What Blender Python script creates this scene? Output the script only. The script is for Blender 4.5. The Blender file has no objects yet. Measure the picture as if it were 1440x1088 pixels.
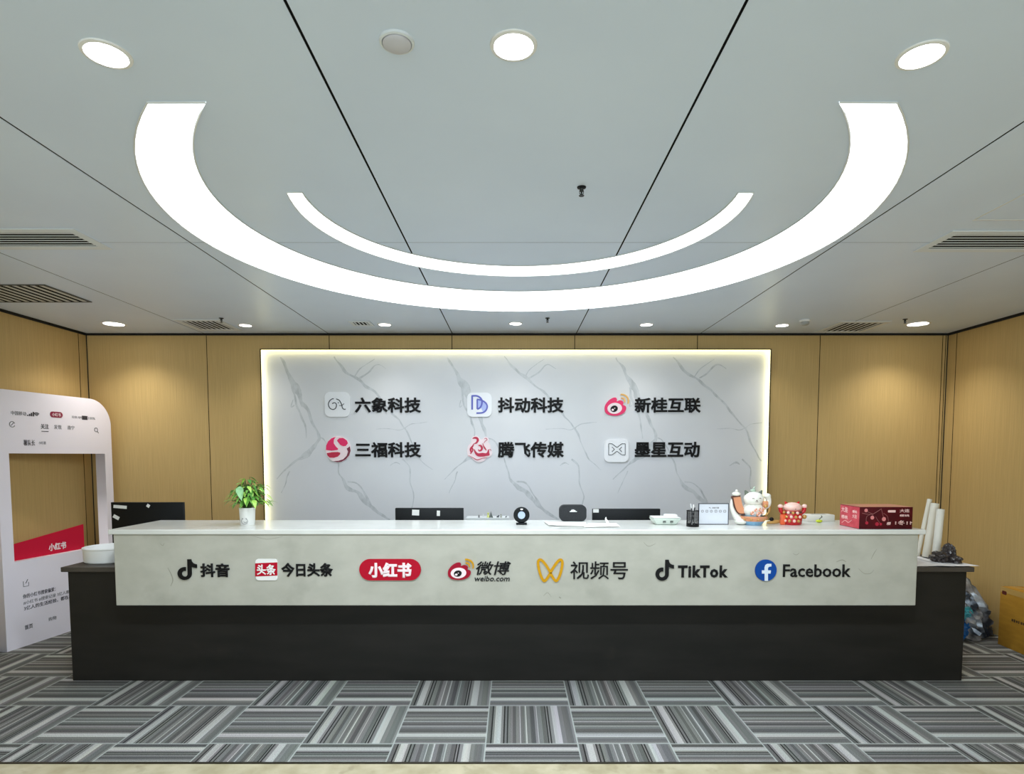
import bpy, bmesh, math, random, re
from mathutils import Vector, Matrix, noise

sc = bpy.context.scene
C = sc.collection
PI = math.pi
R = math.radians

# ------------------------------------------------------------------ camera, world, exposure
F, TH, CX, CY, HC = 853.5, 0.0632, 722.3, 694.5, 1.56
cam = bpy.data.cameras.new('camera')
cam.sensor_fit = 'HORIZONTAL'
cam.sensor_width = 36.0
cam.lens = 36.0 * F / 1440
cam.shift_x = -(CX - 720) / 1440
cam.shift_y = (CY - 544) / 1440
cam.clip_start = 0.05
co = bpy.data.objects.new('camera', cam)
C.objects.link(co)
co.location = (0, 0, HC)
co.rotation_euler = (PI / 2 - TH, 0, 0)
sc.camera = co

world = bpy.data.worlds.new('lobby_light')
sc.world = world
world.use_nodes = True
wb = world.node_tree.nodes['Background']
wb.inputs[0].default_value = (0.78, 0.92, 1.0, 1)
wb.inputs[1].default_value = 1.35

sc.view_settings.view_transform = 'Standard'
sc.view_settings.look = 'None'
sc.view_settings.exposure = 0.68
sc.view_settings.gamma = 1.0
sc.view_settings.use_curve_mapping = False

ARC_LIGHT = 3.6        # luminous arcs in the ceiling
COVE_LIGHT = 3.0       # strips round the marble panel
SPOT_FRONT, SPOT_BACK, SPOT_CORNER = 82.0, 11.0, 29.0

# ------------------------------------------------------------------ helpers
_c, _s = math.cos(TH), math.sin(TH)
def _ray(px, py):
    u = (px - CX) / F; w = (CY - py) / F
    return Vector((u, _c + w * _s, -_s + w * _c))
def at(px, py, Y):
    """the point at depth Y seen at this place of the photograph"""
    r = _ray(px, py); t = Y / r.y
    return Vector((r.x * t, Y, r.z * t + HC))

def lin(c):
    return tuple((v / 255 / 12.92 if v / 255 <= 0.04045 else ((v / 255 + 0.055) / 1.055) ** 2.4) for v in c)

_M = {}
def mat(name, rgb, rough=0.5, metal=0.0, emit=0.0, spec=0.5, alpha=1.0, trans=0.0):
    if name in _M: return _M[name]
    m = bpy.data.materials.new(name); m.use_nodes = True
    b = m.node_tree.nodes['Principled BSDF']
    col = lin(rgb) + (1,)
    b.inputs['Base Color'].default_value = col
    b.inputs['Roughness'].default_value = rough
    b.inputs['Metallic'].default_value = metal
    b.inputs['Specular IOR Level'].default_value = spec
    b.inputs['Alpha'].default_value = alpha
    b.inputs['Transmission Weight'].default_value = trans
    if emit:
        b.inputs['Emission Color'].default_value = col
        b.inputs['Emission Strength'].default_value = emit
    _M[name] = m
    return m

def noisy(name, rgb1, rgb2, scale=(5, 5, 5), rough=0.5, metal=0.0, detail=4, lo=0.35, hi=0.65, bump=0.0, spec=0.5, third=None):
    """two-tone noise on object coordinates; third = (rgb, scale, lo, hi) lays sparse patches on top"""
    if name in _M: return _M[name]
    m = bpy.data.materials.new(name); m.use_nodes = True
    nt = m.node_tree; N = nt.nodes; L = nt.links
    b = N['Principled BSDF']
    b.inputs['Roughness'].default_value = rough
    b.inputs['Metallic'].default_value = metal
    b.inputs['Specular IOR Level'].default_value = spec
    tc = N.new('ShaderNodeTexCoord'); mp = N.new('ShaderNodeMapping')
    mp.inputs['Scale'].default_value = scale
    L.new(tc.outputs['Object'], mp.inputs['Vector'])
    nz = N.new('ShaderNodeTexNoise'); nz.inputs['Scale'].default_value = 1; nz.inputs['Detail'].default_value = detail
    L.new(mp.outputs[0], nz.inputs['Vector'])
    cr = N.new('ShaderNodeValToRGB')
    cr.color_ramp.elements[0].position = lo; cr.color_ramp.elements[0].color = lin(rgb1) + (1,)
    cr.color_ramp.elements[1].position = hi; cr.color_ramp.elements[1].color = lin(rgb2) + (1,)
    L.new(nz.outputs['Fac'], cr.inputs[0])
    out = cr.outputs[0]
    if third:
        n2 = N.new('ShaderNodeTexNoise'); n2.inputs['Scale'].default_value = third[1]; n2.inputs['Detail'].default_value = 6
        L.new(tc.outputs['Object'], n2.inputs['Vector'])
        mr = N.new('ShaderNodeMapRange'); mr.inputs['From Min'].default_value = third[2]; mr.inputs['From Max'].default_value = third[3]
        L.new(n2.outputs['Fac'], mr.inputs['Value'])
        mx = N.new('ShaderNodeMix'); mx.data_type = 'RGBA'
        L.new(mr.outputs[0], mx.inputs['Factor']); L.new(out, mx.inputs['A'])
        mx.inputs['B'].default_value = lin(third[0]) + (1,)
        out = mx.outputs['Result']
    L.new(out, b.inputs['Base Color'])
    if bump:
        bp = N.new('ShaderNodeBump'); bp.inputs['Strength'].default_value = bump; bp.inputs['Distance'].default_value = 0.002
        L.new(nz.outputs['Fac'], bp.inputs['Height']); L.new(bp.outputs[0], b.inputs['Normal'])
    _M[name] = m
    return m

def merge(bm, tmp, mi=0, mx=None):
    for f in tmp.faces: f.material_index = mi
    if mx is not None: tmp.transform(mx)
    me = bpy.data.meshes.new('tmp'); tmp.to_mesh(me); tmp.free()
    bm.from_mesh(me); bpy.data.meshes.remove(me)
    return bm

def nb(): return bmesh.new()

def box(bm, x0, x1, y0, y1, z0, z1, bev=0.0, mi=0, seg=2, mx=None):
    t = nb(); bmesh.ops.create_cube(t, size=1)
    for v in t.verts:
        v.co = Vector((x0 + (v.co.x + .5) * (x1 - x0), y0 + (v.co.y + .5) * (y1 - y0), z0 + (v.co.z + .5) * (z1 - z0)))
    if bev: bmesh.ops.bevel(t, geom=t.edges[:], offset=bev, segments=seg, affect='EDGES', profile=0.5)
    return merge(bm, t, mi, mx)

def lathe(bm, prof, cx=0, cy=0, cz=0, n=32, mi=0, mx=None):
    """profile [(r, z)...] turned about z"""
    t = nb(); rings = []
    for r, z in prof:
        if r < 1e-6: rings.append([t.verts.new((cx, cy, cz + z))])
        else: rings.append([t.verts.new((cx + r * math.cos(2 * PI * k / n), cy + r * math.sin(2 * PI * k / n), cz + z)) for k in range(n)])
    for a, b in zip(rings, rings[1:]):
        for k in range(n):
            k2 = (k + 1) % n
            if len(a) == 1 and len(b) == 1: continue
            if len(a) == 1: t.faces.new((a[0], b[k2], b[k]))
            elif len(b) == 1: t.faces.new((a[k], a[k2], b[0]))
            else: t.faces.new((a[k], a[k2], b[k2], b[k]))
    bmesh.ops.recalc_face_normals(t, faces=t.faces[:])
    return merge(bm, t, mi, mx)

def ball(bm, c, r, mi=0, seg=20, mx=None):
    t = nb(); bmesh.ops.create_uvsphere(t, u_segments=seg, v_segments=max(8, seg // 2 + 2), radius=1)
    if not hasattr(r, '__len__'): r = (r, r, r)
    for v in t.verts: v.co = Vector((c[0] + v.co.x * r[0], c[1] + v.co.y * r[1], c[2] + v.co.z * r[2]))
    return merge(bm, t, mi, mx)

def tube(bm, pts, rad, n=8, mi=0, closed=False, mx=None):
    """round bar along points; rad a number or one per point"""
    t = nb(); pts = [Vector(p) for p in pts]; m = len(pts)
    rs = rad if hasattr(rad, '__len__') else [rad] * m
    rings = []; up = None
    for i, p in enumerate(pts):
        a = pts[(i - 1) % m] if closed or i > 0 else p
        b = pts[(i + 1) % m] if closed or i < m - 1 else p
        d = (b - a).normalized()
        if up is None:
            up = d.orthogonal().normalized()
        up = (up - d * up.dot(d)).normalized()
        w = d.cross(up)
        rings.append([t.verts.new(p + (up * math.cos(2 * PI * k / n) + w * math.sin(2 * PI * k / n)) * rs[i]) for k in range(n)])
    rng = range(m if closed else m - 1)
    for i in rng:
        a, b = rings[i], rings[(i + 1) % m]
        for k in range(n): t.faces.new((a[k], a[(k + 1) % n], b[(k + 1) % n], b[k]))
    if not closed:
        t.faces.new(rings[0][::-1]); t.faces.new(rings[-1])
    bmesh.ops.recalc_face_normals(t, faces=t.faces[:])
    return merge(bm, t, mi, mx)

FRONT = Matrix(((1, 0, 0, 0), (0, 0, -1, 0), (0, 1, 0, 0), (0, 0, 0, 1)))   # a flat drawing (x, y) stands up as (x, z), facing -Y

def _curve_bm(cu):
    ob = bpy.data.objects.new('tmp', cu); C.objects.link(ob)
    bpy.context.view_layer.update()
    dg = bpy.context.evaluated_depsgraph_get()
    me = bpy.data.meshes.new_from_object(ob.evaluated_get(dg))
    bpy.data.objects.remove(ob); bpy.data.curves.remove(cu)
    t = nb(); t.from_mesh(me); bpy.data.meshes.remove(me)
    return t

def plate(bm, loops, depth, mi=0, y=0.0, mx=None):
    """cut-out of outline loops [(x, z)...] (further loops are holes), front at y - depth, back at y"""
    cu = bpy.data.curves.new('tmp', 'CURVE'); cu.dimensions = '2D'; cu.fill_mode = 'BOTH'; cu.extrude = depth / 2
    for lp in loops:
        sp = cu.splines.new('POLY'); sp.points.add(len(lp) - 1); sp.use_cyclic_u = True
        for p, q in zip(sp.points, lp): p.co = (q[0], q[1], 0, 1)
    t = _curve_bm(cu); t.transform(FRONT); t.transform(Matrix.Translation((0, y - depth / 2, 0)))
    return merge(bm, t, mi, mx)

def lettering(bm, s, x0, x1, z0, z1, depth=0.012, bold=0.0, shear=0.0, mi=0, y=0.0, space=1.0, mx=None, keep=False, res=2):
    """raised lettering filling the rectangle x0..x1, z0..z1 on the plane y"""
    cu = bpy.data.curves.new('tmp', 'FONT'); cu.body = s; cu.extrude = 0.02; cu.shear = shear
    cu.bevel_depth = bold; cu.bevel_resolution = 0; cu.resolution_u = res; cu.space_character = space
    t = _curve_bm(cu)
    xs = [v.co.x for v in t.verts]; ys = [v.co.y for v in t.verts]; zs = [v.co.z for v in t.verts]
    kx = (x1 - x0) / (max(xs) - min(xs)); ky = (z1 - z0) / (max(ys) - min(ys)); kz = depth / (max(zs) - min(zs))
    if keep: kx = ky
    for v in t.verts:
        v.co = Vector((x0 + (v.co.x - min(xs)) * kx, z0 + (v.co.y - min(ys)) * ky, (v.co.z - min(zs)) * kz))
    t.transform(FRONT); t.transform(Matrix.Translation((0, y, 0)))
    return merge(bm, t, mi, mx)

def stroke(bm, pts, w, depth, mi=0, y=0.0, mx=None):
    """brush line through (x, z) points, width w (number or list), rounded ends"""
    pts = [Vector((p[0], p[1])) for p in pts]; n = len(pts)
    ws = w if hasattr(w, '__len__') else [w] * n
    Lp, Rp = [], []
    for i, p in enumerate(pts):
        d = (pts[min(i + 1, n - 1)] - pts[max(i - 1, 0)])
        d = d.normalized() if d.length > 1e-9 else Vector((1, 0))
        nn = Vector((-d.y, d.x)) * ws[i] / 2
        Lp.append(p + nn); Rp.append(p - nn)
    t = nb()
    def V(p, yy): return t.verts.new((p.x, yy, p.y))
    lf = [V(p, y - depth) for p in Lp]; rf = [V(p, y - depth) for p in Rp]
    lb = [V(p, y) for p in Lp]; rb = [V(p, y) for p in Rp]
    for i in range(n - 1):
        t.faces.new((lf[i], lf[i + 1], rf[i + 1], rf[i]))
        t.faces.new((lf[i], lb[i], lb[i + 1], lf[i + 1])); t.faces.new((rf[i + 1], rb[i + 1], rb[i], rf[i]))
    t.faces.new((lf[0], rf[0], rb[0], lb[0])); t.faces.new((lf[-1], lb[-1], rb[-1], rf[-1]))
    bmesh.ops.recalc_face_normals(t, faces=t.faces[:])
    return merge(bm, t, mi, mx)

def arc(cx, cz, rx, rz, a0, a1, n=24):
    return [(cx + rx * math.cos(R(a0 + (a1 - a0) * k / n)), cz + rz * math.sin(R(a0 + (a1 - a0) * k / n))) for k in range(n + 1)]
def ellipse(cx, cz, rx, rz, n=40, rot=0):
    o = []
    for k in range(n):
        a = 2 * PI * k / n; x, z = rx * math.cos(a), rz * math.sin(a)
        o.append((cx + x * math.cos(rot) - z * math.sin(rot), cz + x * math.sin(rot) + z * math.cos(rot)))
    return o
def rrect(x0, x1, z0, z1, r, n=6):
    o = []
    for cx, cz, a in ((x1 - r, z1 - r, 0), (x0 + r, z1 - r, 90), (x0 + r, z0 + r, 180), (x1 - r, z0 + r, 270)):
        o += arc(cx, cz, r, r, a, a + 90, n)
    return o
def smooth_pts(pts, k=5):
    """Catmull-Rom through points"""
    P = [Vector(p) for p in pts]; o = []
    for i in range(len(P) - 1):
        p0, p1, p2, p3 = P[max(i - 1, 0)], P[i], P[i + 1], P[min(i + 2, len(P) - 1)]
        for j in range(k):
            t = j / k
            o.append(0.5 * ((2 * p1) + (p2 - p0) * t + (2 * p0 - 5 * p1 + 4 * p2 - p3) * t * t + (3 * p1 - p0 - 3 * p2 + p3) * t ** 3))
    o.append(P[-1])
    return o

def obj(name, bm, mats, parent=None, smooth=None):
    """links the bmesh as ONE mesh object (coordinates local to the thing it belongs to)"""
    me = bpy.data.meshes.new(name); bm.to_mesh(me); bm.free()
    for m in (mats if isinstance(mats, (list, tuple)) else [mats]): me.materials.append(m)
    if smooth is not None:
        me.polygons.foreach_set('use_smooth', [True] * len(me.polygons))
        me.set_sharp_from_angle(angle=R(smooth))
    o = bpy.data.objects.new(name, me); C.objects.link(o)
    if parent: o.parent = parent
    return o
def tag(o, label=None, cat=None, group=None, kind=None):
    if label: o['label'] = label
    if cat: o['category'] = cat
    if group: o['group'] = group
    if kind: o['kind'] = kind
    return o
def thing(name, label, cat, loc=(0, 0, 0), rotz=0.0, group=None):
    o = bpy.data.objects.new(name, None); C.objects.link(o)
    o.empty_display_size = 0.05
    o.location = loc; o.rotation_euler = (0, 0, rotz)
    return tag(o, label, cat, group)
def struct(name, bm, mats, smooth=None):
    return tag(obj(name, bm, mats, None, smooth), kind='structure')
def copy_thing(root, loc, label, rotz=None):
    def kids(o): return [c for c in bpy.data.objects if c.parent == o]
    def rec(o, par):
        c = o.copy(); C.objects.link(c)
        if par: c.parent = par
        for k in kids(o): rec(k, c)
        return c
    r = rec(root, None); r.location = loc; r['label'] = label
    if rotz is not None: r.rotation_euler = (0, 0, rotz)
    return r

# ------------------------------------------------------------------ materials
def panel_wood(name):
    m = noisy(name, (190, 160, 104), (206, 176, 118), (260, 260, 3), rough=0.55, detail=3, lo=0.3, hi=0.7, spec=0.3)
    return m
M_wall = panel_wood('tan_wall_panel')
M_black = mat('shadow_gap_black', (14, 13, 12), 0.8)
M_ceil = noisy('ceiling_panel', (217, 231, 250), (221, 235, 253), (1.5, 1.5, 1.5), rough=0.38, spec=0.4)
M_white = mat('white_plastic', (236, 236, 234), 0.45)
M_offwhite = mat('off_white_trim', (222, 223, 220), 0.45)
M_lamp = mat('lamp_white', (238, 247, 255), 0.4, emit=ARC_LIGHT)
M_down = mat('downlight_lens', (250, 252, 255), 0.4, emit=14)
M_downb = mat('downlight_lens_back', (255, 252, 245), 0.4, emit=9)
M_led = mat('warm_led_strip', (255, 243, 180), 0.4, emit=COVE_LIGHT)
M_grey = mat('grey_metal', (150, 152, 152), 0.4, 0.4)
M_dark = mat('dark_void', (9, 10, 10), 0.9, spec=0.1)
M_ink = mat('black_acrylic', (6, 6, 8), 0.5, spec=0.25)
M_txtgrey = mat('grey_print', (120, 118, 122), 0.6)
M_txtdark = mat('dark_print', (58, 54, 62), 0.6)
M_blackpl = mat('black_plastic', (7, 11, 14), 0.5, spec=0.25)
M_red = mat('logo_red', (178, 2, 38), 0.5, spec=0.2)
M_pink = mat('logo_pink', (232, 22, 98), 0.35)
M_crimson = mat('logo_crimson', (190, 10, 62), 0.35)
M_maroon = mat('logo_maroon', (120, 30, 56), 0.35)
M_gold = mat('logo_gold', (202, 148, 10), 0.5, spec=0.2)
M_amber = mat('logo_amber', (236, 182, 92), 0.35)
M_blue = mat('logo_blue', (6, 68, 150), 0.5, spec=0.2)
M_violet = mat('logo_violet', (92, 98, 188), 0.35)
M_lilac = mat('logo_lilac', (176, 190, 238), 0.35)
M_line = mat('logo_grey_line', (66, 68, 74), 0.4)
M_plaque = mat('white_acrylic', (238, 240, 244), 0.3)
M_pinkwhite = mat('pinkish_white', (244, 226, 230), 0.4)

def marble_vein():
    m = noisy('grey_marble_vein', (202, 206, 210), (172, 177, 181), (24, 24, 14), rough=0.25, detail=7, lo=0.4, hi=0.75)
    return m
M_marble = noisy('white_marble', (212, 214, 219), (219, 221, 224), (1.2, 1.2, 1.2), rough=0.25, detail=5, spec=0.35)
M_vein = marble_vein()
M_stonefront = noisy('pale_counter_stone', (184, 183, 172), (174, 173, 162), (6, 6, 9), rough=0.32, detail=6, third=((152, 151, 140), 3.1, 0.60, 0.84))
M_ctop = noisy('white_countertop', (218, 218, 213), (210, 211, 206), (5, 5, 5), rough=0.22, detail=4)
M_base = noisy('dark_brown_base', (27, 26, 23), (35, 33, 30), (2, 2, 10), rough=0.5, detail=6, third=((56, 51, 44), 2.2, 0.68, 0.95), spec=0.25)
M_ledge = noisy('dark_ledge', (56, 51, 47), (70, 64, 58), (6, 6, 6), rough=0.5, detail=5)

def carpet():
    m = bpy.data.materials.new('striped_carpet_tiles'); m.use_nodes = True
    nt = m.node_tree; N = nt.nodes; L = nt.links; b = N['Principled BSDF']
    b.inputs['Roughness'].default_value = 0.95; b.inputs['Specular IOR Level'].default_value = 0.1
    def mth(op, a, bb=None):
        n = N.new('ShaderNodeMath'); n.operation = op
        for i, v in enumerate((a, bb)):
            if v is None: continue
            if isinstance(v, (int, float)): n.inputs[i].default_value = v
            else: L.new(v, n.inputs[i])
        return n.outputs[0]
    tc = N.new('ShaderNodeTexCoord'); sp = N.new('ShaderNodeSeparateXYZ'); L.new(tc.outputs['Object'], sp.inputs[0])
    tx = mth('DIVIDE', mth('ADD', sp.outputs[0], 0.152), 0.5); ty = mth('DIVIDE', mth('SUBTRACT', sp.outputs[1], 3.2037), 0.5)
    fx, fy, ix, iy = mth('FRACT', tx), mth('FRACT', ty), mth('FLOOR', tx), mth('FLOOR', ty)
    par = mth('GREATER_THAN', mth('FRACT', mth('ADD', mth('MULTIPLY', mth('ADD', ix, iy), 0.5), 0.01)), 0.25)
    inv = mth('SUBTRACT', 1.0, par)
    s = mth('ADD', mth('MULTIPLY', fx, inv), mth('MULTIPLY', mth('SUBTRACT', 1.0, fy), par))
    cr = N.new('ShaderNodeValToRGB'); cr.color_ramp.interpolation = 'CONSTANT'
    stops = [(0, .40), (.045, .16), (.06, .46), (.085, .68), (.16, .50), (.185, .16), (.20, .44), (.225, .20), (.24, .46), (.29, .36), (.33, .48),
             (.375, .66), (.385, .42), (.43, .52), (.445, .72), (.455, .44), (.50, .34), (.55, .50), (.575, .68), (.585, .46), (.635, .38),
             (.68, .14), (.695, .48), (.71, .18), (.725, .50), (.76, .70), (.84, .48), (.89, .42), (.965, .50)]
    el = cr.color_ramp.elements
    def tint(v): return lin((v * 242, v * 243, v * 224)) + (1,)
    el[0].position = 0; el[0].color = tint(stops[0][1]); el[1].position = stops[1][0]; el[1].color = tint(stops[1][1])
    for p, v in stops[2:]:
        e = el.new(p); e.color = tint(v)
    L.new(s, cr.inputs[0])
    # a slow change of tone along each stripe, one per tile
    cmb = N.new('ShaderNodeCombineXYZ'); L.new(ix, cmb.inputs[0]); L.new(iy, cmb.inputs[1]); L.new(mth('MULTIPLY', s, 7.0), cmb.inputs[2])
    n1 = N.new('ShaderNodeTexNoise'); n1.inputs['Scale'].default_value = 1.7; n1.inputs['Detail'].default_value = 2; L.new(cmb.outputs[0], n1.inputs['Vector'])
    hs = N.new('ShaderNodeMix'); hs.data_type = 'RGBA'; hs.blend_type = 'OVERLAY'; hs.inputs['Factor'].default_value = 0.55
    L.new(cr.outputs[0], hs.inputs['A']); L.new(n1.outputs['Color'], hs.inputs['B'])
    hv = N.new('ShaderNodeHueSaturation'); hv.inputs['Saturation'].default_value = 0.25; L.new(hs.outputs['Result'], hv.inputs['Color'])
    # fibre grain
    n2 = N.new('ShaderNodeTexNoise'); n2.inputs['Scale'].default_value = 240; n2.inputs['Detail'].default_value = 2; L.new(tc.outputs['Object'], n2.inputs['Vector'])
    mr = N.new('ShaderNodeMapRange'); mr.inputs['From Min'].default_value = .3; mr.inputs['From Max'].default_value = .7
    mr.inputs['To Min'].default_value = .62; mr.inputs['To Max'].default_value = 1.38; L.new(n2.outputs['Fac'], mr.inputs['Value'])
    ml = N.new('ShaderNodeMix'); ml.data_type = 'RGBA'; ml.blend_type = 'MULTIPLY'; ml.inputs['Factor'].default_value = 1
    L.new(hv.outputs[0], ml.inputs['A'])
    cc = N.new('ShaderNodeCombineColor')
    for i in range(3): L.new(mr.outputs[0], cc.inputs[i])
    L.new(cc.outputs[0], ml.inputs['B'])
    # pale line where two tiles meet
    ex = mth('MINIMUM', fx, mth('SUBTRACT', 1.0, fx)); ey = mth('MINIMUM', fy, mth('SUBTRACT', 1.0, fy))
    edge = mth('LESS_THAN', mth('MINIMUM', ex, ey), 0.008)
    mz = N.new('ShaderNodeMix'); mz.data_type = 'RGBA'; L.new(mth('MULTIPLY', edge, 0.7), mz.inputs['Factor'])
    L.new(ml.outputs['Result'], mz.inputs['A']); mz.inputs['B'].default_value = lin((176, 182, 178)) + (1,)
    L.new(mz.outputs['Result'], b.inputs['Base Color'])
    bp = N.new('ShaderNodeBump'); bp.inputs['Strength'].default_value = 0.4; bp.inputs['Distance'].default_value = 0.003
    L.new(n2.outputs['Fac'], bp.inputs['Height']); L.new(bp.outputs[0], b.inputs['Normal'])
    return m
M_carpet = carpet()
M_stone = noisy('beige_stone_floor', (196, 186, 158), (172, 162, 132), (7, 7, 7), rough=0.25, detail=8, third=((140, 130, 104), 9, 0.6, 0.85))

# ------------------------------------------------------------------ the room
XL, XR, YB, ZC, Y0 = -4.141, 4.21, 5.965, 2.739, -3.0

b = nb(); box(b, XL, XR, 3.0, YB, -0.08, 0.0); struct('floor_carpet', b, M_carpet)
b = nb(); box(b, XL, XR, Y0, 2.985, -0.08, 0.0); struct('floor_stone', b, M_stone)
b = nb(); box(b, XL, XR, 2.985, 3.0, -0.08, 0.004, 0.0015); struct('trim_threshold', b, mat('threshold_strip', (52, 48, 34), 0.4, 0.5))

# ceiling: metal panels with open dark joints
b = nb()
xs = [XL] + [-0.594 + 1.2 * n for n in range(-2, 4)] + [XR]
ys = [Y0, -1.352, 1.048, 3.448, YB - 0.02]
for i in range(len(xs) - 1):
    for j in range(len(ys) - 1):
        x0 = xs[i] + (0.0045 if i else 0.02); x1 = xs[i + 1] - (0.0045 if i < len(xs) - 2 else 0.02)
        y0 = ys[j] + 0.0028; y1 = ys[j + 1] - 0.0028
        box(b, x0, x1, y0, y1, ZC, ZC + 0.03)
for x in xs[1:-1]: box(b, x - .0046, x + .0046, Y0, YB - .02, ZC + .0015, ZC + .02, mi=1)
for y in ys[1:-1]: box(b, XL + .02, XR - .02, y - .0029, y + .0029, ZC + .001, ZC + .019, mi=1)
box(b, XL - .1, XR + .1, Y0, YB + .1, ZC + 0.032, ZC + 0.06, mi=1)
struct('ceiling', b, [M_ceil, M_dark])

# back wall: panels with narrow dark joints
b = nb()
xs = [XL - .02] + [-0.598 + 1.19 * n for n in range(-2, 4)] + [4.16, 4.19, XR + .02]
for x0, x1 in zip(xs, xs[1:]): box(b, x0 + .0035, x1 - .0035, YB, YB + 0.03, 0, ZC + 0.02)
for x in xs[1:-1]: box(b, x - .0036, x + .0036, YB + .001, YB + .02, 0, ZC, mi=1)
box(b, XL - .1, XR + .1, YB + 0.03, YB + 0.08, 0, ZC + 0.06, mi=1)
struct('wall_back', b, [M_wall, M_dark])
b = nb()
ys = [YB + .02, 5.856] + [5.856 - 1.2 * k for k in range(1, 8)] + [Y0]
for y1, y0 in zip(ys, ys[1:]): box(b, XL - 0.03, XL, y0 + .0045, y1 - .0045, 0, ZC + 0.02)
for y in ys[1:-1]: box(b, XL - .02, XL - .0006, y - .0045, y + .0045, 0, ZC, mi=1)
box(b, XL - .08, XL - .03, Y0, YB + .1, 0, ZC + 0.06, mi=1)
struct('wall_left', b, [M_wall, M_dark])
b = nb()
ys = [YB + .02, 5.846] + [5.846 - 1.2 * k for k in range(1, 8)] + [Y0]
for y1, y0 in zip(ys, ys[1:]): box(b, XR, XR + 0.03, y0 + .0045, y1 - .0045, 0, ZC + 0.02)
for y in ys[1:-1]: box(b, XR + .0006, XR + .02, y - .0045, y + .0045, 0, ZC, mi=1)
box(b, XR + .03, XR + .08, Y0, YB + .1, 0, ZC + 0.06, mi=1)
struct('wall_right', b, [M_wall, M_dark])
# black shadow-gap channels under the ceiling
b = nb(); box(b, XL, XR, YB - 0.012, YB, ZC - 0.018, ZC + 0.02); struct('trim_back', b, M_black)
b = nb(); box(b, XL, XL + 0.012, Y0, YB - 0.012, ZC - 0.02, ZC + 0.02); struct('trim_left', b, M_black)
b = nb(); box(b, XR - 0.012, XR, Y0, YB - 0.012, ZC - 0.02, ZC + 0.02); struct('trim_right', b, M_black)
b = nb(); box(b, XL, XR, YB - 0.012, YB, 0, 0.08, 0.003); struct('baseboard_back', b, M_black)
b = nb(); box(b, XL, XL + 0.006, YB - 0.006, YB, 0.08, ZC - 0.018); struct('trim_corner_left', b, M_black)
b = nb(); box(b, XR - 0.006, XR, YB - 0.006, YB, 0.08, ZC - 0.018); struct('trim_corner_right', b, M_black)

# ------------------------------------------------------------------ marble panel with lit edges on the back wall
PX0, PX1, PZ0, PZ1 = -2.425, 2.465, 0.10, 2.572
YM = YB - 0.022           # face of the slab
t = thing('marble_panel', 'large white grey-veined marble panel with glowing edges on the tan back wall', 'wall panel', (0.02, YB, PZ0))
def LP(px, py, Y=YM):      # place on the slab -> (x, z) local to the panel
    v = at(px, py, Y); return (v.x - 0.02, v.z - PZ0)
b = nb(); box(b, PX0 - .02, PX1 - .02, -0.022, 0, 0, PZ1 - PZ0)
nv = 0
def vein(pts, ws, dx):
    global nv
    nv += 1
    P = [LP(x + dx, y) for x, y in pts]
    Q = smooth_pts(P, 4); W = smooth_pts([(w * .0096, 0) for w in ws], 4)
    out, wid = [], []
    for i, q in enumerate(Q):
        j = noise.noise(Vector((q[0] * 9, q[1] * 9, 3.1))) * 0.02
        k = 0.75 + 0.55 * noise.noise(Vector((q[0] * 14, q[1] * 14, 8.7)))
        if q[0] + j > PX1 - 0.05: break
        out.append((q[0] + j, q[1] + j * .4)); wid.append(max(W[i][0] * k, 0.0015))
    if len(out) > 2: stroke(b, out, wid, 0.0004 + 0.00002 * nv, mi=1, y=-0.022)
def z6(p): return [(340 + x / 4.03, 470 + y / 4.03) for x, y in p]
def z5(p): return [(380 + x / 3.628, 440 + y / 3.628) for x, y in p]
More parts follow.
